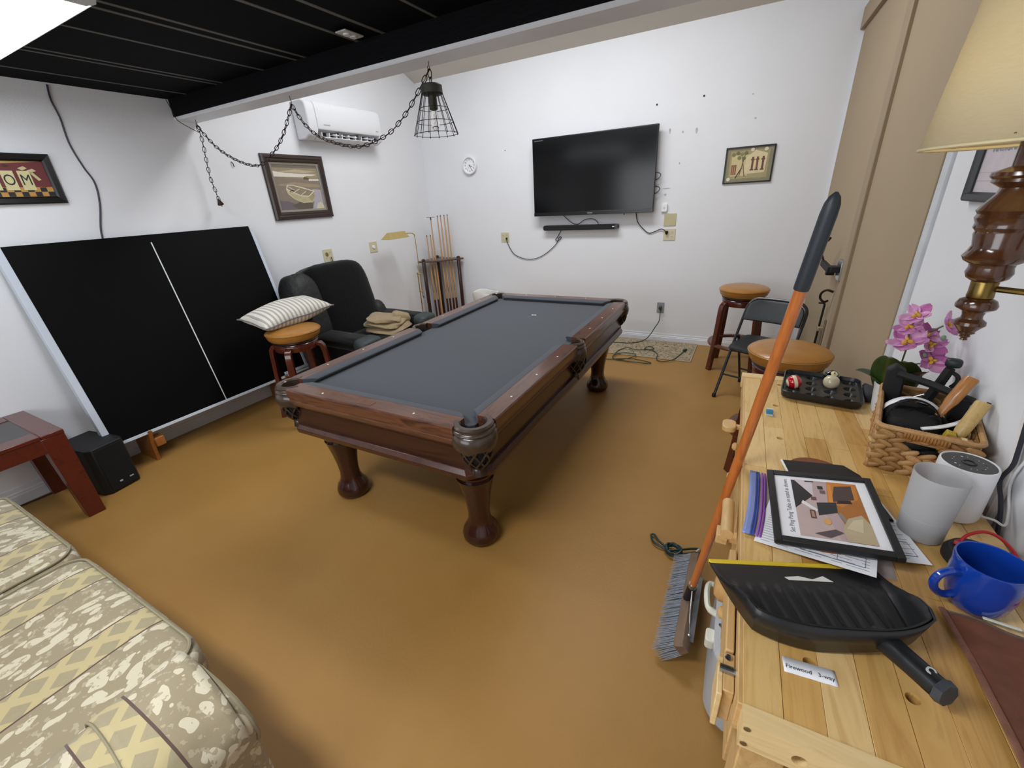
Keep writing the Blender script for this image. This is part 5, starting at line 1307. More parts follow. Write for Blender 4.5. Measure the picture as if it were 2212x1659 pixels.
MB().lathe([(0.006, 0.324), (0.006, 0.327), (0, 0.3265)], 10, (-0.134, -0.07, 0)).build('screw', STEEL, ht)
cbn = thing('cord_bundle', 'knotted dark green cord lying on the floor behind the broom', 'cord', (-0.13, 1.75, 0))
cbn_pts = []
for i in range(26):
    a = i * 0.9; cbn_pts.append((0.035 * math.cos(a) * (1 + 0.2 * math.sin(i)), 0.035 * math.sin(a), 0.012 + 0.018 * (i % 4) / 3))
MB().tube(smooth_path([(-0.02, 0.0, 0.02), (-0.07, 0.03, 0.02), (-0.105, 0.075, 0.015), (-0.115, 0.06, 0.012), (-0.08, 0.01, 0.014)] + cbn_pts + [(0.04, 0.02, 0.02), (0.08, 0.05, 0.015), (0.115, 0.065, 0.012), (0.12, 0.035, 0.012), (0.06, 0.005, 0.015), (0.02, -0.03, 0.012), (0.06, -0.06, 0.008)], 5), 0.0055, 6).build('knot', M('dark_green_cord', '16302B', 0.5), cbn)
MB().at((0.095, -0.03, 0.014), (0, 0, 0.6)).box(-0.03, 0.03, -0.014, 0.014, -0.012, 0.014).build('white_plug', WHITEP, cbn, 0.005)

# ---------------------------------------------------------------- things on the bench
lb = thing('paper_label', 'small white paper label reading Firewood 3-way on the workbench', 'label', (0.200, 0.6625, BZ + 0.0012), math.radians(6))
MB().grid(lambda u, v: ((u - 0.5) * 0.081, (v - 0.5) * 0.030, 0.0006 + 0.0004 * math.sin(u * 9) ** 2), 16, 2).build('slip', PAPER, lb, solid=0.0003)
text('label_text', 'Firewood   3-way', 0.0105, M('blue_black_ink', '2A2E3A', 0.6), lb, (0.0, -0.003, 0.0018), (0, 0, 0), thick=0.0001)

def sheet(label, cx, cy, w, h, rot, z, lines, seed):
    s_ = thing('paper_sheet', label, 'paper', (cx, cy, z), math.radians(rot))
    BX('sheet', PAPER, s_, -w / 2, w / 2, -h / 2, h / 2, 0, 0.0006)
    rr_ = random.Random(seed); mb = MB(); zz = 0.0008
    for i in range(lines):
        y = -h / 2 + 0.012 + i * (h - 0.03) / lines
        x = -w / 2 + 0.012
        while x < w / 2 - 0.02:
            L = rr_.uniform(0.01, 0.05)
            mb.box(x, min(x + L, w / 2 - 0.012), y, y + 0.0016, zz - 0.0002, zz); x += L + rr_.uniform(0.004, 0.02)
    mb.build('print_lines', M('print_grey', '8A90A0', 0.6), s_)
    fr = MB()
    for (x0, x1, y0, y1) in ((-w * 0.1, w * 0.42, -h * 0.42, -h * 0.41), (-w * 0.1, w * 0.42, -h * 0.24, -h * 0.23), (-w * 0.1, -w * 0.095, -h * 0.42, -h * 0.23), (w * 0.2, w * 0.205, -h * 0.42, -h * 0.23), (w * 0.415, w * 0.42, -h * 0.42, -h * 0.23), (-w * 0.46, -w * 0.2, h * 0.40, h * 0.41), (-w * 0.46, -w * 0.2, h * 0.2, h * 0.21)): fr.box(x0, x1, y0, y1, zz - 0.0002, zz + 0.0001)
    fr.build('print_boxes', M('print_dark', '70788A', 0.6), s_)
    return s_
sheet('printed white form sticking out below the framed instructions', 0.243, 1.060, 0.230, 0.24, -11, BZ + 0.018, 22, 3).rotation_euler.y = -0.115
sheet('white form corner right of the framed instructions', 0.328, 1.135, 0.20, 0.25, 14, BZ + 0.0085, 14, 5)
zb = thing('zip_bag', 'clear zip bag with blue and purple zipper under the frame', 'plastic bag', (0.115, 1.125, BZ), math.radians(-3.5))
def film():
    m, nt, b = new_mat('clear_bag_film')
    b.inputs['Base Color'].default_value = lin('C9C4C8'); b.inputs['Alpha'].default_value = 0.38; b.inputs['Roughness'].default_value = 0.12
    bump(nt, b, noise(nt, coords(nt), 22, 3), 0.5, 0.01)
    return m
FILM = film()
def bagf(u, v):
    return (-0.02 + 0.295 * u, (v - 0.5) * 0.285 * (1 - 0.03 * math.sin(5 * u)), 0.0025 + 0.002 * math.sin(12 * u + 5 * v) * math.sin(PI * v) + 0.003 * (1 - u))
MB().grid(bagf, 24, 14).build('bag_film', FILM, zb, solid=0.0006)
for x, w, c in ((-0.024, 0.022, '7E8FC8'), (-0.008, 0.010, '3F58B8'), (0.006, 0.005, '9A5AB8'), (0.013, 0.005, '8A48A8')):
    MB().grid(lambda u, v, x=x, w=w: (x + w * u + 0.006 * math.sin(3.1 * v + 0.5) - 0.004, (v - 0.5) * 0.29, 0.0075 + 0.0015 * math.sin(8 * v)), 3, 14).build('zipper_strip', M('zip_' + c, c, 0.3), zb, solid=0.0012)
PADW = M('paddle_rubber', '7A4326', 0.55, var=0.08, vs=40)
def paddle(label, cx, cy, rot, z, hl=0.09, mat=None, handle=True):
    t = thing('table_tennis_paddle', label, 'paddle', (cx, cy, z), math.radians(rot), 'table tennis paddles')
    ol = []
    for i in range(36):
        a = 2 * PI * i / 36
        ol.append((0.078 * math.cos(a) * (0.93 if math.sin(a) < -0.75 else 1), 0.082 * math.sin(a) * (1 if math.sin(a) > 0 else 0.98)))
    MB().prism(ol, 0.0, 0.006).build('blade', mat or PADW, t, 0.001)
    if handle:
        MB().prism([(-0.016, -0.075), (0.016, -0.075), (0.014, -0.12), (0.017, -0.175), (-0.017, -0.175), (-0.014, -0.12)], -0.006, 0.012).build('handle', MAPLE, t, 0.004)
    return t
t = paddle('brown paddle peeking out above the black folder', 0.272, 1.338, 20, BZ + 0.001, handle=False)
t = paddle('brown paddle peeking out below the framed instructions', 0.252, 1.050, 8, BZ + 0.022, handle=False)
t.rotation_euler.y = -0.12
bkf = thing('black_folder', 'thin black folder under the framed instructions', 'folder', (0.290, 1.265, BZ + 0.010), math.radians(12))
MB().prism([(-0.09, -0.12), (0.10, -0.12), (0.10, 0.075), (0.075, 0.12), (-0.09, 0.12)], 0.0, 0.003).build('cover', BLACKM, bkf)
MB().prism([(-0.088, -0.118), (0.098, -0.118), (0.098, 0.07), (0.07, 0.115), (-0.088, 0.115)], 0.0032, 0.006).build('inner_sheet', BLACK, bkf)
BX('white_edge', PAPER, bkf, -0.092, -0.088, 0.02, 0.118, 0.001, 0.0055)
fm = thing('instruction_frame', 'black framed photo with ping pong instructions lying on the workbench', 'picture frame', (0.262, 1.1175, BZ + 0.031), math.radians(2.5))
fm.rotation_euler = (0, -0.126, math.radians(2.5))
FW, FH = 0.240, 0.302
IB = M('frame_matte_black', '131416', 0.45, var=0.06)
for nm, a in (('x', -1), ('x', 1), ('y', -1), ('y', 1)):
    if nm == 'x':
        x0, x1 = (FW / 2 - 0.016, FW / 2) if a > 0 else (-FW / 2, -FW / 2 + 0.016)
        BX('frame_side', IB, fm, x0, x1, -FH / 2, FH / 2, 0, 0.014, 0.0015)
    else:
        y0, y1 = (FH / 2 - 0.018, FH / 2) if a > 0 else (-FH / 2, -FH / 2 + 0.018)
        BX('frame_side', IB, fm, -FW / 2 + 0.016, FW / 2 - 0.016, y0, y1, 0, 0.014, 0.0015)
def flat(parent, name, polys, x0, x1, y0, y1, z):
    mb = MB(); mats = []
    for k, (pts, c) in enumerate(polys):
        if c not in mats: mats.append(c)
        mb.m = mats.index(c)
        mb.add([(x0 + (x1 - x0) * u, y0 + (y1 - y0) * v, z + k * 0.00006) for u, v in pts], [tuple(range(len(pts)))])
    return mb.build(name, [P(c) for c in mats], parent, smooth=0)
BX('page', PAPER, fm, -FW / 2 + 0.014, FW / 2 - 0.014, -FH / 2 + 0.016, FH / 2 - 0.016, 0.004, 0.008)
text('page_text', 'Set Ping Pong Table on stand as shown.', 0.0142, M('page_ink', '4A4A50', 0.6), fm, (-0.078, 0.004, 0.0083), (0, 0, PI / 2), thick=0.00005)
# the room photo, turned with its top to the left like the text
flat(fm, 'room_photo', [
    (RECT, 'B9A0A0'), ([(0, 0), (0.55, 0), (0.35, 0.62), (0, 0.75)], 'C2ACA8'), ([(0, 0.72), (0.30, 0.62), (0.34, 1), (0, 1)], 'CFC4C8'), ([(0, 0.45), (0.30, 0.70), (0.06, 0.98), (0, 0.98)], '232022'), ([(0.10, 0.55), (0.30, 0.42), (0.33, 0.46), (0.13, 0.60)], 'E8E4E4'), ([(0.22, 0.96), (0.36, 0.97), (0.36, 0.99), (0.22, 0.99)], '3A3436'),
    ([(0.55, 0.55), (0.62, 1), (1, 1), (1, 0), (0.75, 0)], 'A86A2E'), ([(0.50, 0.60), (0.56, 1.0), (1.0, 1.0), (0.96, 0.72), (0.70, 0.55)], 'C27A30'), ([(0.56, 0.62), (0.66, 0.92), (0.92, 0.96), (0.90, 0.70)], '4A3A34'), ([(0.52, 0.60), (0.56, 0.96), (0.62, 0.95), (0.58, 0.60)], 'D98A3A'), ([(0.62, 0.60), (0.85, 0.62), (0.84, 0.68), (0.66, 0.66)], '2A1C16'),
    ([(0.32, 0.36), (0.60, 0.44), (0.62, 0.62), (0.33, 0.58)], '2A2C30'), ([(0.60, 0.40), (0.72, 0.20), (0.75, 0.24), (0.64, 0.46)], '8C8078'), (rect(0.20, 0.30, 0.28, 0.44), '6A4038'), (rect(0.22, 0.32, 0.26, 0.42), 'A88A7C'), (rect(0.26, 0.62, 0.34, 0.68), '6A4A40'), (rect(0.42, 0.76, 0.50, 0.82), '6A5A54'), (rect(0.40, 0.84, 0.48, 0.90), '25252A'),
    ([(0.62, 0.0), (0.60, 0.18), (0.72, 0.36), (0.92, 0.44), (1, 0.30), (1, 0)], 'B9A888'), ([(0.66, 0.2), (0.78, 0.34), (0.92, 0.38), (0.86, 0.16)], 'CDBFA0'), ([(0.2, 0.06), (0.5, 0.16), (0.6, 0.12), (0.4, 0.02)], '5C4A50'), (disc(0.42, 0.27, 0.05), 'D8A45A')],
    -0.064, 0.082, -0.118, 0.120, 0.0082)
GLS = None
# frosted tumbler, speaker, mug, puck
def frost():
    m, nt, b = new_mat('frosted_plastic'); b.inputs['Base Color'].default_value = lin('DADADB'); b.inputs['Roughness'].default_value = 0.45
    b.inputs['Transmission Weight'].default_value = 0.5; b.inputs['IOR'].default_value = 1.2; b.inputs['Subsurface Weight'].default_value = 0.0
    return m
ft = thing('frosted_tumbler', 'frosted translucent plastic tumbler standing on the workbench', 'cup', (0.460, 1.158, BZ))
MB().lathe([(0.0, 0.003), (0.040, 0.003), (0.0415, 0.006), (0.0485, 0.173), (0.0500, 0.1735), (0.0500, 0.172), (0.0432, 0.004), (0.040, 0.0), (0, 0.0)], 40, cap=False).build('cup_wall', frost(), ft)
MB().lathe([(0.0, 0.062), (0.0455, 0.062), (0.0460, 0.060), (0.0, 0.058)], 32, cap=False).build('inner_disc', frost(), ft)
es = thing('smart_speaker', 'white cylindrical smart speaker with dark top by the wall', 'speaker', (0.548, 1.287, BZ))
MB().lathe([(0.045, 0.0), (0.052, 0.004), (0.055, 0.012), (0.055, 0.144), (0.0535, 0.149), (0.051, 0.150), (0.050, 0.148), (0.0495, 0.1455)], 40, cap=False).build('shell', M('speaker_white', 'E6E7EA', 0.35, var=0.01), es)
MB().lathe([(0.0, 0.1478), (0.049, 0.1478), (0.0495, 0.145)], 36).build('top_plate', M('speaker_top', '3A3B3D', 0.4, var=0.08), es)
MB().tube([(0.012 * math.cos(2 * PI * i / 20), 0.012 * math.sin(2 * PI * i / 20), 0.148) for i in range(20)], 0.0022, 6, closed=True).build('action_button', BLACK, es)
for k in range(18):
    a = 2 * PI * k / 18
    MB().lathe([(0.0012 if k % 5 else 0.0024, 0.1478), (0, 0.1486)], 6, (0.030 * math.cos(a), 0.030 * math.sin(a), 0)).build('top_dot', WHITEP if k % 3 else BLACK, es)
mg = thing('coffee_mug', 'glossy cobalt blue coffee mug near the wall', 'mug', (0.497, 0.957, BZ))
CB = M('cobalt_glaze', '143E9E', 0.12, var=0.08, vs=9, coat=0.6)
MB().lathe([(0.0, 0.004), (0.030, 0.002), (0.034, 0.0), (0.039, 0.004), (0.047, 0.022), (0.052, 0.05), (0.053, 0.078), (0.0525, 0.095), (0.0545, 0.112), (0.0535, 0.116), (0.051, 0.115), (0.049, 0.098), (0.0495, 0.06), (0.044, 0.025), (0.030, 0.010), (0.0, 0.009)], 44, cap=False).build('bowl', CB, mg)
hdir = Vector((-0.905, -0.425, 0))
MB().tube(smooth_path([tuple(hdir * r + Vector((0, 0, z))) for r, z in ((0.049, 0.088), (0.068, 0.092), (0.086, 0.084), (0.092, 0.064), (0.084, 0.044), (0.066, 0.030), (0.047, 0.030))]), 0.0075, 10).build('handle', CB, mg)
pk = thing('black_puck', 'round black charging puck with red cable behind the blue mug', 'charger', (0.536, 1.085, BZ))
MB().lathe([(0.0, 0.0), (0.048, 0.0), (0.055, 0.008), (0.055, 0.022), (0.048, 0.034), (0.0, 0.036)], 30).build('puck_body', M('puck_black', '1B1C1C', 0.5, var=0.1), pk)
MB().tube(smooth_path([(-0.025, 0.022, 0.036), (-0.015, 0.03, 0.055), (0.01, 0.035, 0.070), (0.035, 0.03, 0.066), (0.055, 0.005, 0.05), (0.060, -0.03, 0.03), (0.058, -0.10, 0.010), (0.06, -0.16, 0.006)]), 0.0035, 8).build('red_cable', M('red_cable', 'A81E22', 0.4), pk)
MB().at((-0.028, 0.020, 0.037), (0, 0.3, 0.9)).box(-0.012, 0.012, -0.005, 0.005, -0.004, 0.006).build('red_plug', M('red_cable', 'A81E22', 0.4), pk, 0.002)
# brown suede apron spilling over the near right corner
ap = thing('suede_cloth', 'brown suede cloth with a hemmed edge on the bench corner', 'cloth', (0.44, 0.915, BZ))
SUE = M('brown_suede', '6A3C26', 0.95, var=0.2, vs=30, bs_=60, bst=0.4, sheen=0.1)
def clf(u, v):
    x = 0.0 + 0.195 * u + (0.012 * math.sin(3.3 * v) * (1 - u) + 0.045 * max(0, v - 0.45) ** 1.2 * (1 - u)); y = -0.40 * v - 0.04 * u * (1 - v)
    z = 0.004 + 0.006 * math.sin(7 * u + 3 * v) ** 2 + 0.012 * max(0, math.sin(5 * u - 4 * v)) * u + 0.004 * v
    return (x, y, z)
MB().grid(clf, 20, 30).build('cloth_body', SUE, ap, solid=0.003, smooth=70)
MB().tube([(clf(0, j / 30)[0], clf(0, j / 30)[1], clf(0, j / 30)[2] + 0.002) for j in range(31)], 0.006, 8, flat=0.6).build('hem', M('suede_hem', '7E5544', 0.9, var=0.2, vs=60), ap)
o = tag(BX('plastic_strip', M('pale_strip', 'D6DAC8', 0.4), None, -0.026, 0.026, -0.003, 0.003, 0, 0.003, 0.001), 'small pale plastic strip beside the suede cloth', 'strip'); o.location = (0.520, 0.905, BZ + 0.016); o.rotation_euler = (0, 0, -0.08)
cord('white_cable', [(0.600, 1.275, BZ + 0.012), (0.622, 1.262, BZ + 0.016), (0.640, 1.258, BZ + 0.010), (0.652, 1.29, BZ + 0.03), (0.650, 1.33, BZ + 0.10), (0.652, 1.30, BZ + 0.22)], 0.003, WHITEP, 'thin white cable running from the smart speaker up the wall')
cord('wall_power_cord', [(0.645, 1.40, 1.35), (0.645, 1.375, 1.16), (0.640, 1.335, 1.04), (0.638, 1.325, 1.0), (0.634, 1.335, 0.95), (0.634, 1.30, 0.915), (0.634, 1.27, 0.875), (0.640, 1.26, 0.80), (0.645, 1.25, 0.6)], 0.0052, M('navy_cord', '23242E', 0.5), 'dark navy cord running down the right wall behind the speaker')
cord('cord_sleeve', [(0.650, 1.42, 1.35), (0.650, 1.39, 1.14), (0.648, 1.350, 1.02), (0.648, 1.335, 0.94), (0.648, 1.335, 0.80)], 0.009, M('white_sleeve', 'DAD6D2', 0.5), 'white cord sleeve on the right wall behind the speaker')

# ball tray, balls, chalk
tr = thing('ball_tray', 'black plastic billiard ball tray at the far bench end', 'tray', (0.334, 1.985, BZ), math.radians(-6))
TRM = M('tray_plastic', '17191B', 0.3, var=0.05)
TW, TH_ = 0.262, 0.262
sq = rrect(TW, TH_, 0.03, 5)
nn = len(sq)
mb = MB()
lv = [(1.0, 0.008), (1.03, 0.034), (1.0, 0.036), (0.965, 0.020)]
mb.add([(x * k, y * k, z) for k, z in lv for x, y in sq], [(j * nn + i, j * nn + (i + 1) % nn, (j + 1) * nn + (i + 1) % nn, (j + 1) * nn + i) for j in range(len(lv) - 1) for i in range(nn)])
mb.build('tray_rim', TRM, tr)
dk = MB(); cw = TW * 0.965 / 4
for i in range(4):
    for j in range(4):
        cx, cy = -TW * 0.4825 + cw * (i + 0.5), -TH_ * 0.4825 + cw * (j + 0.5); N = 16
        per = [(cx + 0.021 * math.cos(2 * PI * k / N + PI / 4), cy + 0.021 * math.sin(2 * PI * k / N + PI / 4)) for k in range(N)]
        cor = [(cx + cw / 2, cy + cw / 2), (cx - cw / 2, cy + cw / 2), (cx - cw / 2, cy - cw / 2), (cx + cw / 2, cy - cw / 2)]
        s4 = []
        for k in range(N):
            c0, c1 = cor[k // 4], cor[(k // 4 + 1) % 4]; fr = (k % 4) / 4
            s4.append((c0[0] + (c1[0] - c0[0]) * fr, c0[1] + (c1[1] - c0[1]) * fr))
        vs = [(p[0], p[1], 0.021) for p in s4] + [(p[0], p[1], 0.0205) for p in per] + [(cx + (p[0] - cx) * 0.62, cy + (p[1] - cy) * 0.62, 0.006) for p in per]
        dk.add(vs, [(k, (k + 1) % N, N + (k + 1) % N, N + k) for k in range(N)] + [(N + k, N + (k + 1) % N, 2 * N + (k + 1) % N, 2 * N + k) for k in range(N)] + [tuple(2 * N + k for k in range(N))])
dk.build('cup_deck', TRM, tr, smooth=30)
for sx in (-1, 1):
    for sy in (-1, 1): MB().lathe([(0.014, 0), (0.018, 0.010)], 10, (sx * 0.10, sy * 0.10, 0)).build('foot', TRM, tr)
def tw(i, j):
    lx, ly = -TW * 0.4825 + cw * (i + 0.5), -TH_ * 0.4825 + cw * (j + 0.5); a = math.radians(-6)
    return (0.334 + lx * math.cos(a) - ly * math.sin(a), 1.985 + lx * math.sin(a) + ly * math.cos(a), BZ + 0.0405)
R_ = 0.0286
def ball_mat(kind):
    m, nt, b = new_mat('ball_' + kind); b.inputs['Roughness'].default_value = 0.06; b.inputs['Coat Weight'].default_value = 0.5
    tc = nd(nt, 'ShaderNodeTexCoord'); sx = nd(nt, 'ShaderNodeSeparateXYZ'); nt.links.new(tc.outputs['Object'], sx.inputs[0])
    iv = lin('DDD3B4')
    if kind == 'stripe':
        # red ball, ivory centre band and ivory end caps, along local x
        ax = mth(nt, 'ABSOLUTE', sx.outputs[0])
        c = mixc(nt, mth(nt, 'LESS_THAN', ax, 0.0065), lin('B81420'), iv)
        c = mixc(nt, mth(nt, 'GREATER_THAN', ax, 0.0235), c, iv)
    elif kind == 'eight':
        c = mixc(nt, mth(nt, 'GREATER_THAN', sx.outputs[2], 0.0255), lin('08090A'), lin('E2D9A8'))
    else:
        c = mixc(nt, noise(nt, coords(nt), 60, 2), lin('CBBFA2'), lin('C2B596'))
    nt.links.new(c, b.inputs['Base Color'])
    return m
def ball(label, kind, loc, rot=(0, 0, 0)):
    t = thing('billiard_ball', label, 'ball', loc, 0, 'billiard balls')
    t.rotation_euler = rot
    MB().ball((0, 0, 0), R_, 32).build('sphere', ball_mat(kind), t, smooth=80)
    return t
b1 = ball('red and ivory striped billiard ball in the tray', 'stripe', tw(0, 1), (0, math.radians(-12), math.radians(15)))
MB().at((-0.0286, 0, 0), (0, -PI / 2, 0)).tube([(0.0, -0.004, 0.0), (0.0, 0.004, 0.0)], 0.0006, 5).build('numeral', INK, b1)
b2 = ball('plain ivory cue ball in the tray', 'cue', tw(2, 2), (0, 0, 0))
b3 = ball('black eight ball in the tray behind the cue ball', 'eight', tw(2, 3), (math.radians(38), math.radians(14), 0))
text('numeral', '8', 0.014, INK, b3, (0, 0, 0.0287), (0, 0, 0), thick=0.0002)
b4 = ball('red ball showing in the net of the near left pocket', 'redsolid', (-2.128, 1.312, 0.648))
b4.children[0].data.materials[0] = M('red_ball', 'C01822', 0.08, var=0.02, coat=0.5)
sg = thing('tray_strap', 'dark grey strap pouch between the ball tray and basket', 'pouch', (0.492, 1.985, BZ))
sell(MB(), (0, 0, 0.022), (0.02, 0.055, 0.022), 0.5, 0.5, 18, 10, (0, 0.1, -0.1)).build('pouch', M('dark_nylon', '26282C', 0.8), sg)
MB().tube(smooth_path([(-0.012, 0.05, 0.02), (0.0, 0.075, 0.03), (0.02, 0.08, 0.02), (0.025, 0.06, 0.006)]), 0.008, 6, flat=0.3).build('strap', M('dark_nylon', '26282C', 0.8), sg)
chk_ = thing('cue_chalk', 'small blue cube of cue chalk on the workbench', 'chalk', (0.150, 1.702, BZ), 0.05)
BX('cube', M('blue_chalk', '3F7FA0', 0.9, var=0.1, vs=80), chk_, -0.011, 0.011, -0.011, 0.011, 0, 0.019, 0.001)
BX('paper_wrap', M('chalk_wrap', 'B5C6CC', 0.6), chk_, -0.0113, 0.0113, -0.0113, 0.0113, 0.0, 0.006)
BX('chalk_cup', M('chalk_white', 'C9D2D4', 0.8), chk_, -0.0105, 0.0105, 0.004, 0.0112, 0.019, 0.0205)

# wicker basket with its contents
ba = thing('wicker_basket', 'woven water hyacinth basket full of ping pong gear', 'basket', (0.40, 1.446, BZ), math.radians(-12))
BW_, BLn, BH = 0.215, 0.345, 0.142
WK = [W('wicker_%d' % i, a, b2, c, (8, 8, 8), 2, 0.55, 0.05) for i, (a, b2, c) in enumerate((('7A552A', 'AE8450', '946A3A'), ('866036', 'BE9460', 'A27646'), ('684820', 'A07442', '845E30')))]
puff = MB(); sell(puff, (0, 0, 0), (0.0215, 0.0065, 0.0085), 0.75, 0.7, 10, 6)
pm = []
for w_ in WK:
    me = puff.mesh('strand'); me.materials.append(w_); me.shade_smooth(); pm.append(me)
def strand(x, y, z, az, tilt, k):
    o = bpy.data.objects.new('strand', pm[k % 3]); COL.objects.link(o); o.parent = ba
    o.location = (x, y, z); o.rotation_euler = Euler((0, tilt, az), 'XYZ')
    o.scale = (1.0, 1.0, 1.0 + 0.15 * ((k * 7) % 5 - 2) / 2)
kk = 0
for j in range(8):
    z = 0.009 + j * 0.0160
    tl = 0.42 if j % 2 else -0.42
    nx = 6; ny = 9
    for i in range(nx):
        x = BW_ * (i + 0.5 + (0.25 if j % 2 else -0.1)) / nx
        hole = (j in (5, 6)) and 0.065 < x < 0.150
        if not hole:
            strand(x, 0.004, z, 0, tl, kk)
        strand(x, BLn - 0.004, z, 0, tl, kk + 1); kk += 2
    for i in range(ny):
        y = BLn * (i + 0.5 + (0.2 if j % 2 else -0.1)) / ny
        strand(0.004, y, z, PI / 2, tl, kk)
        if j > 4: strand(BW_ - 0.004, y, z, PI / 2, tl, kk + 1)
        kk += 1
BX('basket_lining', M('wicker_shadow', '3A2814', 0.9), ba, 0.008, BW_ - 0.008, 0.008, BLn - 0.008, 0.002, 0.006)  # basket bottom, darker brown than the strands
for x0, x1, y0, y1 in ((0.006, BW_ - 0.006, BLn - 0.008, BLn - 0.004), (0.005, 0.008, 0.006, BLn - 0.006), (BW_ - 0.008, BW_ - 0.005, 0.006, BLn - 0.006)):
    BX('inner_wall', WK[2], ba, x0, x1, y0, y1, 0.004, BH - 0.004)
iw = MB().box(0.006, BW_ - 0.006, 0.005, 0.008, 0.004, 0.070); iw.box(0.006, 0.055, 0.005, 0.008, 0.07, BH - 0.004); iw.box(0.16, BW_ - 0.006, 0.005, 0.008, 0.07, BH - 0.004); iw.box(0.05, 0.165, 0.005, 0.008, 0.105, BH - 0.004)
iw.build('inner_wall', WK[2], ba)
rimp = [(p[0] + BW_ / 2, p[1] + BLn / 2, BH - 0.003 + 0.004 * abs(p[0]) / 0.1) for p in rrect(BW_ + 0.004, BLn + 0.004, 0.02, 4)]
MB().tube(rimp, 0.0075, 8, closed=True).build('rim_braid', WK[1], ba)
mb = MB()
for i in range(14):
    x = 0.062 + 0.09 * i / 13
    mb.tube([(x, 0.006 + 0.011 * math.cos(a), BH - 0.012 + 0.013 * math.sin(a)) for a in [2 * PI * q / 10 for q in range(10)]], 0.0042, 6, closed=True)
mb.build('handle_wrap', W('handle_wrap_cane', '7A4E22', 'A87440', '8E5E2E', (20, 8, 8), 2, 0.45, 0.1), ba)
# ping pong net: black mesh bundle with white tape
nt1 = thing('ping_pong_net', 'bundled black net with white tape in the wicker basket', 'net', (0.510, 1.585, BZ + 0.012), math.radians(-12))
NETB = M('net_black', '0B0C0F', 0.8, var=0.2)
def netf(u, v):
    a = -0.3 + 3.5 * u
    return (0.075 * math.cos(a) * (1 - 0.15 * v), 0.035 - 0.10 * v + 0.02 * math.sin(a), 0.085 + 0.085 * math.sin(a) * (0.75 + 0.25 * v) + 0.01 * v)
nm_ = MB().grid(netf, 22, 12).build('net_mesh', NETB, nt1, smooth=0)
q = nm_.modifiers.new('wire', 'WIREFRAME'); q.thickness = 0.0035; q.use_even_offset = False
sell(MB(), (0.0, 0.0, 0.075), (0.072, 0.10, 0.060), 0.7, 0.6, 20, 12, (0, 0, 0), 0.05, 4).build('net_bundle', NETB, nt1)
def tapef(v0, w_):
    return lambda u, v: (netf(u, v0)[0] * 1.06, netf(u, v0)[1] - w_ * v, netf(u, v0)[2] + 0.006)
MB().grid(tapef(0.2, 0.036), 24, 2).build('white_tape', PAPER, nt1, solid=0.0015, smooth=60)
MB().tube(smooth_path([(0.02, -0.09, 0.115), (0.06, -0.07, 0.125), (0.10, -0.03, 0.135), (0.13, 0.02, 0.15)]), 0.008, 6, flat=0.4).build('tape_end', PAPER, nt1)
nc = thing('net_clamp', 'black metal net clamp bracket across the basket back', 'clamp', (0.548, 1.665, BZ + 0.04), math.radians(-12))
MB().tube([(-0.075, 0.02, 0.175), (0.0, 0.0, 0.165), (0.10, -0.04, 0.145)], 0.012, 8).build('clamp_bar', BLACKM, nc)
MB().prism([(-0.10, 0.0), (-0.05, 0.0), (-0.055, 0.12), (-0.085, 0.14), (-0.105, 0.12)], 0.0, 0.045, 'y').build('clamp_jaw', BLACKM, nc, 0.006).location = (0.0, 0.02, 0.06)
BX('clamp_post', BLACKM, nc, 0.06, 0.095, -0.05, -0.015, 0.02, 0.15, 0.005)
MB().tube([(-0.03, -0.03, 0.12), (-0.005, -0.035, 0.14)], 0.003, 6).build('clamp_screw', STEEL, nc)
nc2 = thing('clamp_handle', 'black clamp handle sticking up behind the basket', 'clamp', (0.590, 1.70, BZ + 0.10), math.radians(-20))
MB().tube([(-0.03, 0.0, 0.0), (-0.005, 0.0, 0.10), (0.005, 0.0, 0.15)], [0.014, 0.013, 0.012], 8).build('shaft', BLACKM, nc2)
sell(MB(), (0.008, 0, 0.168), (0.020, 0.016, 0.014), 0.6, 0.6, 12, 8).build('knob', M('green_black_knob', '1A2422', 0.5), nc2)
MB().tube(smooth_path([(0.004, 0, 0.14), (0.025, 0, 0.13), (0.03, 0, 0.11), (0.02, 0, 0.09)]), 0.006, 6).build('trigger', BLACKM, nc2)
def pad_handle(name, label, base, tip, r, mat, notch=False):
    t = thing(name, label, 'paddle', base, 0, 'paddle handles in the basket')
    d = Vector(tip) - Vector(base)
    MB().tube([(0, 0, 0), tuple(d * 0.25), tuple(d * 0.4), tuple(d * 0.97), tuple(d)], [r * 0.55, r * 0.75, r, r * 1.08, r * 0.98], 12, flat=0.8).build('handle', mat, t)
    n_ = d.normalized()
    if notch:
        for s_ in (-1, 1): MB().tube([tuple(d + n_ * 0.0008 + Vector((0.006 * s_, 0, 0))), tuple(d + n_ * 0.0008 + Vector((0.014 * s_, 0, -0.002)))], 0.003, 6).build('end_inlay', M('inlay_plum', '4A3A44', 0.6), t)
    bl2 = MB(); bl2.T = Matrix.Translation(Vector((0, 0, -0.03))); bl2.prism([(0.03 * math.cos(2 * PI * i / 20), 0.03 * math.sin(2 * PI * i / 20)) for i in range(20)], -0.004, 0.004, 'y').build('blade', BLACKM, t)
    return t
PH = W('pale_handle', 'A98A50', 'C4A76C', 'B4965C', (20, 20, 2), 2, 0.5, 0.05)
pad_handle('wooden_paddle', 'pale wooden paddle handle rising over the basket corner', (0.572, 1.47, BZ + 0.085), (0.628, 1.53, BZ + 0.215), 0.017, PH, True)
pad_handle('wooden_paddle', 'orange brown paddle handle behind the pale one', (0.555, 1.55, BZ + 0.15), (0.607, 1.585, BZ + 0.265), 0.017, W('orange_handle', '8A5426', 'B07840', '9A6230', (20, 20, 2), 2, 0.35, 0.2))
yb = thing('yellow_block', 'yellow wooden block upright in the basket corner', 'block', (0.556, 1.475, BZ + 0.06), math.radians(-12))
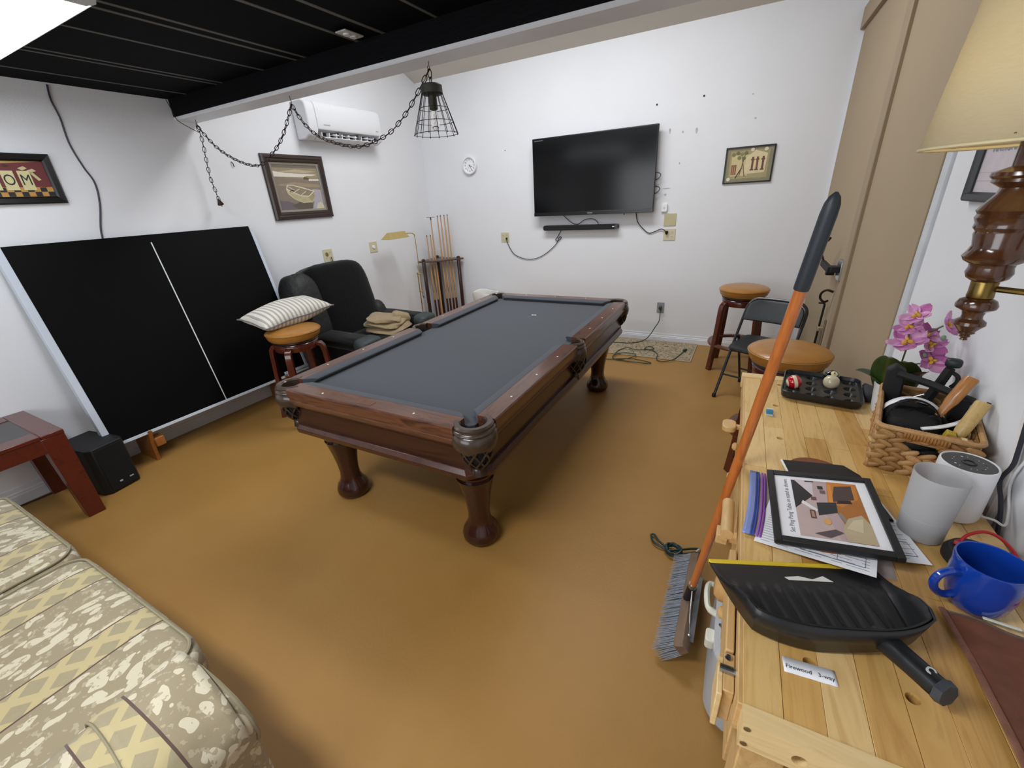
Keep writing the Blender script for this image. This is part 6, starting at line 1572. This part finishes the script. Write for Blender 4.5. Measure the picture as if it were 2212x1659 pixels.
MB().at((0, 0, 0.03), (0, 0.25, 0)).box(-0.011, 0.011, -0.014, 0.014, -0.05, 0.05).build('block', M('yellow_block', 'B59A2A', 0.5, var=0.1), yb, 0.003)
wk2 = thing('wooden_clamp', 'small wooden block with pale stripe at the basket rim', 'block', (0.578, 1.432, BZ + 0.10), math.radians(-12))
BX('block', W('clamp_wood', '8A5A34', 'AA7446', '98663C', (6, 6, 6), 2, 0.4, 0.1), wk2, -0.025, 0.025, -0.012, 0.022, 0.0, 0.036, 0.004)
BX('pale_stripe', M('pale_stripe', 'D8C79A', 0.5), wk2, 0.0, 0.012, -0.0125, 0.0225, 0.0, 0.0365, 0.001)
for z in (0.012, 0.024): BX('groove', INK, wk2, -0.0253, 0.0253, -0.0126, -0.012, z, z + 0.0012)
bru = thing('black_paddle_case', 'black grip with pale edge lying in front of the net', 'paddle', (0.485, 1.475, BZ + 0.075), math.radians(-5))
sell(MB(), (0.02, 0, 0.02), (0.055, 0.028, 0.022), 0.6, 0.6, 18, 10, (0, -0.1, 0.35)).build('grip', BLACKM, bru)
MB().at((-0.045, -0.012, 0.008), (0, 0, 0.2)).box(-0.045, 0.03, -0.012, 0.012, -0.004, 0.005).build('pale_edge', PH, bru, 0.002)
sell(MB(), (0.055, -0.005, -0.005), (0.035, 0.022, 0.012), 0.6, 0.6, 14, 8, (0, 0, 0.3)).build('rubber_pad', BLACK, bru)
o = ball('pale ping pong ball behind the basket handle slot', 'ppball', (0.475, 1.452, BZ + 0.075)); o.name = 'ping_pong_ball'; o.children[0].data.materials[0] = M('cream_ball', 'CDBE94', 0.4); o.scale = (0.6, 0.6, 0.6); o['group'] = 'loose game balls'

# orchid in a white pot
oc = thing('orchid_plant', 'pink artificial orchid in a small white pot behind the basket', 'potted plant', (0.525, 1.865, BZ))
MB().lathe([(0.0, 0.0), (0.040, 0.0), (0.046, 0.01), (0.054, 0.09), (0.058, 0.115), (0.055, 0.118), (0.050, 0.105), (0, 0.10)], 28).build('pot', WHITEP, oc)
def leafm(name, base, az, L, w, elev, curl, mat):
    """broad strap leaf rising at elev and arching by curl"""
    def f(u, v):
        ww = w * math.sin(PI * min(1, v * 0.86 + 0.12)) ** 0.6
        e = elev - curl * v
        r = L * v * math.cos((elev + e) / 2); z = L * v * math.sin((elev + e) / 2)
        y = (u - 0.5) * 2 * ww; k = 0.35 * abs(u - 0.5) * 2 * ww
        r -= k * math.sin(e); z += k * math.cos(e)
        return (base[0] + r * math.cos(az) - y * math.sin(az), base[1] + r * math.sin(az) + y * math.cos(az), base[2] + z)
    return MB().grid(f, 8, 16).build(name, mat, oc, solid=0.0015, smooth=60)
LEAF = M('orchid_leaf', '2C3E14', 0.35, var=0.25, vs=14, coat=0.2)
leafm('leaf', (-0.034, -0.018, 0.09), math.radians(235), 0.145, 0.055, 1.5, 0.35, LEAF)
leafm('leaf', (0.004, -0.028, 0.09), math.radians(260), 0.135, 0.052, 1.5, 0.3, LEAF)
leafm('leaf', (0.03, -0.01, 0.10), math.radians(300), 0.105, 0.036, 1.4, 0.7, M('orchid_leaf_red', '3A2412', 0.4, var=0.3, vs=16))
leafm('leaf', (-0.03, 0.0, 0.10), math.radians(160), 0.10, 0.03, 0.9, 0.9, LEAF)
STM = M('orchid_stem', '4E5A30', 0.5)
PNK = [M('orchid_pink_%d' % i, c, 0.5, var=0.15, vs=40, sheen=0.2) for i, c in enumerate(('C47FB4', 'D49CC4', 'B4609E'))]
def flower(c, nrm, s, seed):
    rr2 = random.Random(seed)
    n_ = Vector(nrm).normalized(); qt = n_.to_track_quat('Z', 'Y').to_matrix().to_4x4()
    e = bpy.data.objects.new('flower', None); COL.objects.link(e); e.parent = oc; e.matrix_basis = Matrix.Translation(c) @ qt
    for k in range(5):
        a = 2 * PI * k / 5 + rr2.uniform(-0.15, 0.15); w = (0.021 if k in (1, 4) else 0.014) * s; L = 0.038 * s
        def f(u, v, a=a, w=w, L=L):
            ww = w * math.sin(PI * min(1.0, v * 0.88 + 0.08)) ** 0.7
            x = L * v; y = (u - 0.5) * 2 * ww; z = 0.012 * s * v * v + 0.006 * s * (abs(u - 0.5) * 2) ** 2
            return (x * math.cos(a) - y * math.sin(a), x * math.sin(a) + y * math.cos(a), z)
        MB().grid(f, 6, 6).build('petal', PNK[rr2.randrange(3)], e, solid=0.0008, smooth=70)
    mb = MB()
    for k in range(3):
        a = 2 * PI * k / 3; sell(mb, (0.006 * s * math.cos(a), 0.006 * s * math.sin(a), 0.006 * s), (0.006 * s, 0.004 * s, 0.006 * s), 0.9, 0.9, 8, 6, (0, 0, a))
    mb.build('flower_center', M('orchid_yellow', 'D9A93A', 0.5), e)
def ol(x, y, z): return (x - 0.525, y - 1.865, z - BZ)
fl_ = [((0.515, 1.83, 1.235), (-0.55, -0.45, 0.7), 1.15), ((0.505, 1.83, 1.195), (-0.45, -0.55, 0.75), 1.1), ((0.510, 1.82, 1.145), (-0.35, -0.45, 0.85), 1.45), ((0.585, 1.83, 1.085), (0.25, -0.75, 0.55), 1.3), ((0.598, 1.85, 1.205), (0.75, -0.4, 0.45), 1.15), ((0.560, 1.86, 1.165), (0.4, -0.4, 0.75), 1.1), ((0.575, 1.845, 1.135), (0.3, -0.6, 0.7), 1.2)]
for i, (c, nrm, s) in enumerate(fl_): flower(ol(*c), nrm, s, i)
for k, ids in enumerate(((0, 1, 2), (4, 5, 6, 3))):
    pts = [(0.004 * k, 0.0, 0.10), (0.0, 0.005, 0.18)] + [tuple(Vector(ol(*fl_[i][0])) - Vector(fl_[i][1]).normalized() * 0.006) for i in reversed(ids)]
    MB().tube(smooth_path(pts, 5), 0.0026, 6).build('stem', STM, oc)
for c in ((0.565, 1.83, 1.105), (0.60, 1.84, 1.165)): sell(MB(), ol(*c), (0.007, 0.007, 0.009), 0.9, 0.9, 10, 8).build('bud', M('orchid_bud', '7E9478', 0.5), oc)

# ---------------------------------------------------------------- swing arm wall lamp
S = 1.3; ax, ay = 0.329 * S, 0.935 * S
wl = thing('wall_lamp', 'turned wood swing arm wall lamp with cream shade at right', 'lamp', (ax, ay, 1.667))
WLN = W('turned_walnut', '22110A', '55331C', '3A2012', (6, 6, 2), 2.2, 0.2, 0.6)
def wz(z): return (z - 1.667) * S
prof = [(0.018, 1.700), (0.018, 1.668), (0.036, 1.661), (0.037, 1.656), (0.033, 1.652), (0.034, 1.648), (0.022, 1.640), (0.024, 1.632), (0.034, 1.618), (0.039, 1.610), (0.036, 1.605), (0.038, 1.600), (0.035, 1.592), (0.036, 1.586), (0.032, 1.581), (0.033, 1.576), (0.030, 1.560), (0.033, 1.551), (0.037, 1.544), (0.034, 1.538), (0.026, 1.533), (0.025, 1.528), (0.027, 1.520), (0.024, 1.512), (0.017, 1.507), (0.010, 1.506)]
MB().lathe([(r * S, wz(z)) for r, z in reversed(prof)], 36).build('turned_body', WLN, wl)
MB().lathe([(0.0155 * S, wz(1.482)), (0.016 * S, wz(1.484)), (0.0155 * S, wz(1.49)), (0.016 * S, wz(1.5055)), (0.0155 * S, wz(1.507))], 28).build('brass_collar', M('antique_brass', '8A7440', 0.3, 1.0, var=0.15), wl)
p2 = [(0.012, 1.483), (0.022, 1.477), (0.025, 1.470), (0.024, 1.465), (0.014, 1.459), (0.0125, 1.453), (0.013, 1.448), (0.019, 1.443), (0.0195, 1.438), (0.013, 1.430), (0.010, 1.426), (0.011, 1.424), (0.006, 1.420), (0.007, 1.418), (0.004, 1.415), (0.005, 1.412), (0.0, 1.410)]
MB().lathe([(r * S, wz(z)) for r, z in reversed(p2)], 28).build('finial', WLN, wl)
wx = xr(1.02) - ax
MB().tube(smooth_path([(0.015, -0.005, wz(1.496)), (wx * 0.5, -0.09, wz(1.496)), (wx - 0.015, -0.19, wz(1.496))]), 0.006, 10).build('swing_arm', M('antique_brass', '8A7440'), wl)
MB().at((wx - 0.016, -0.19, 0)).lathe([(0.012, wz(1.44)), (0.016, wz(1.46)), (0.016, wz(1.54)), (0.012, wz(1.56))], 16).build('wall_pivot', M('antique_brass', '8A7440'), wl)
BX('back_plate', WLN, wl, wx - 0.006, wx + 0.004, -0.23, -0.15, wz(1.40), wz(1.60), 0.003)
def shade_mat():
    m, nt, b = new_mat('cream_linen_shade'); v = coords(nt)
    nt.links.new(ramp(nt, noise(nt, coords(nt, (60, 60, 500)), 1.0, 2), [(0.35, 'EADFBC'), (0.65, 'F0E7CA')]), b.inputs['Base Color'])
    b.inputs['Roughness'].default_value = 0.8
    tr_ = nd(nt, 'ShaderNodeBsdfTranslucent'); tr_.inputs['Color'].default_value = lin('F0E4BC')
    mx = nd(nt, 'ShaderNodeMixShader'); mx.inputs[0].default_value = 0.4
    out = [n for n in nt.nodes if n.type == 'OUTPUT_MATERIAL'][0]
    nt.links.new(b.outputs[0], mx.inputs[1]); nt.links.new(tr_.outputs[0], mx.inputs[2]); nt.links.new(mx.outputs[0], out.inputs['Surface'])
    return m
SHD = shade_mat()
sr = lambda z: (0.124 - (z - 1.698) * (0.124 - 0.106) / 0.174 * 1.15) * S
MB().lathe([(sr(1.698), wz(1.698)), (sr(1.80), wz(1.80)), (sr(1.90), wz(1.90)), (sr(1.96), wz(1.96))], 48).mesh
mb = MB().lathe([(sr(1.698), wz(1.698)), (sr(1.80), wz(1.80)), (sr(1.90), wz(1.90)), (sr(1.96), wz(1.96))], 48, cap=False)
mb.build('lamp_shade', SHD, wl, solid=0.0015)
for z in (1.698, 1.96): MB().tube([(sr(z) * 1.004 * math.cos(2 * PI * i / 48), sr(z) * 1.004 * math.sin(2 * PI * i / 48), wz(z)) for i in range(48)], 0.0035, 6, closed=True).build('shade_binding', M('cream_binding', 'E0D2A8', 0.7), wl)
MB().lathe([(0.016, wz(1.70)), (0.018, wz(1.735)), (0.0, wz(1.74))], 14).build('bulb_socket', M('antique_brass', '8A7440'), wl)
MB().ball((0, 0, wz(1.79)), 0.032, 20, (1, 1, 1.25)).build('bulb', EMIT('lit_bulb', 'FFEBC4', 10.0), wl)
for k in range(3):
    a = 2 * PI * k / 3
    MB().tube([(0, 0, wz(1.735)), (sr(1.70) * math.cos(a), sr(1.70) * math.sin(a), wz(1.705))], 0.002, 6).build('shade_spider', M('antique_brass', '8A7440'), wl)
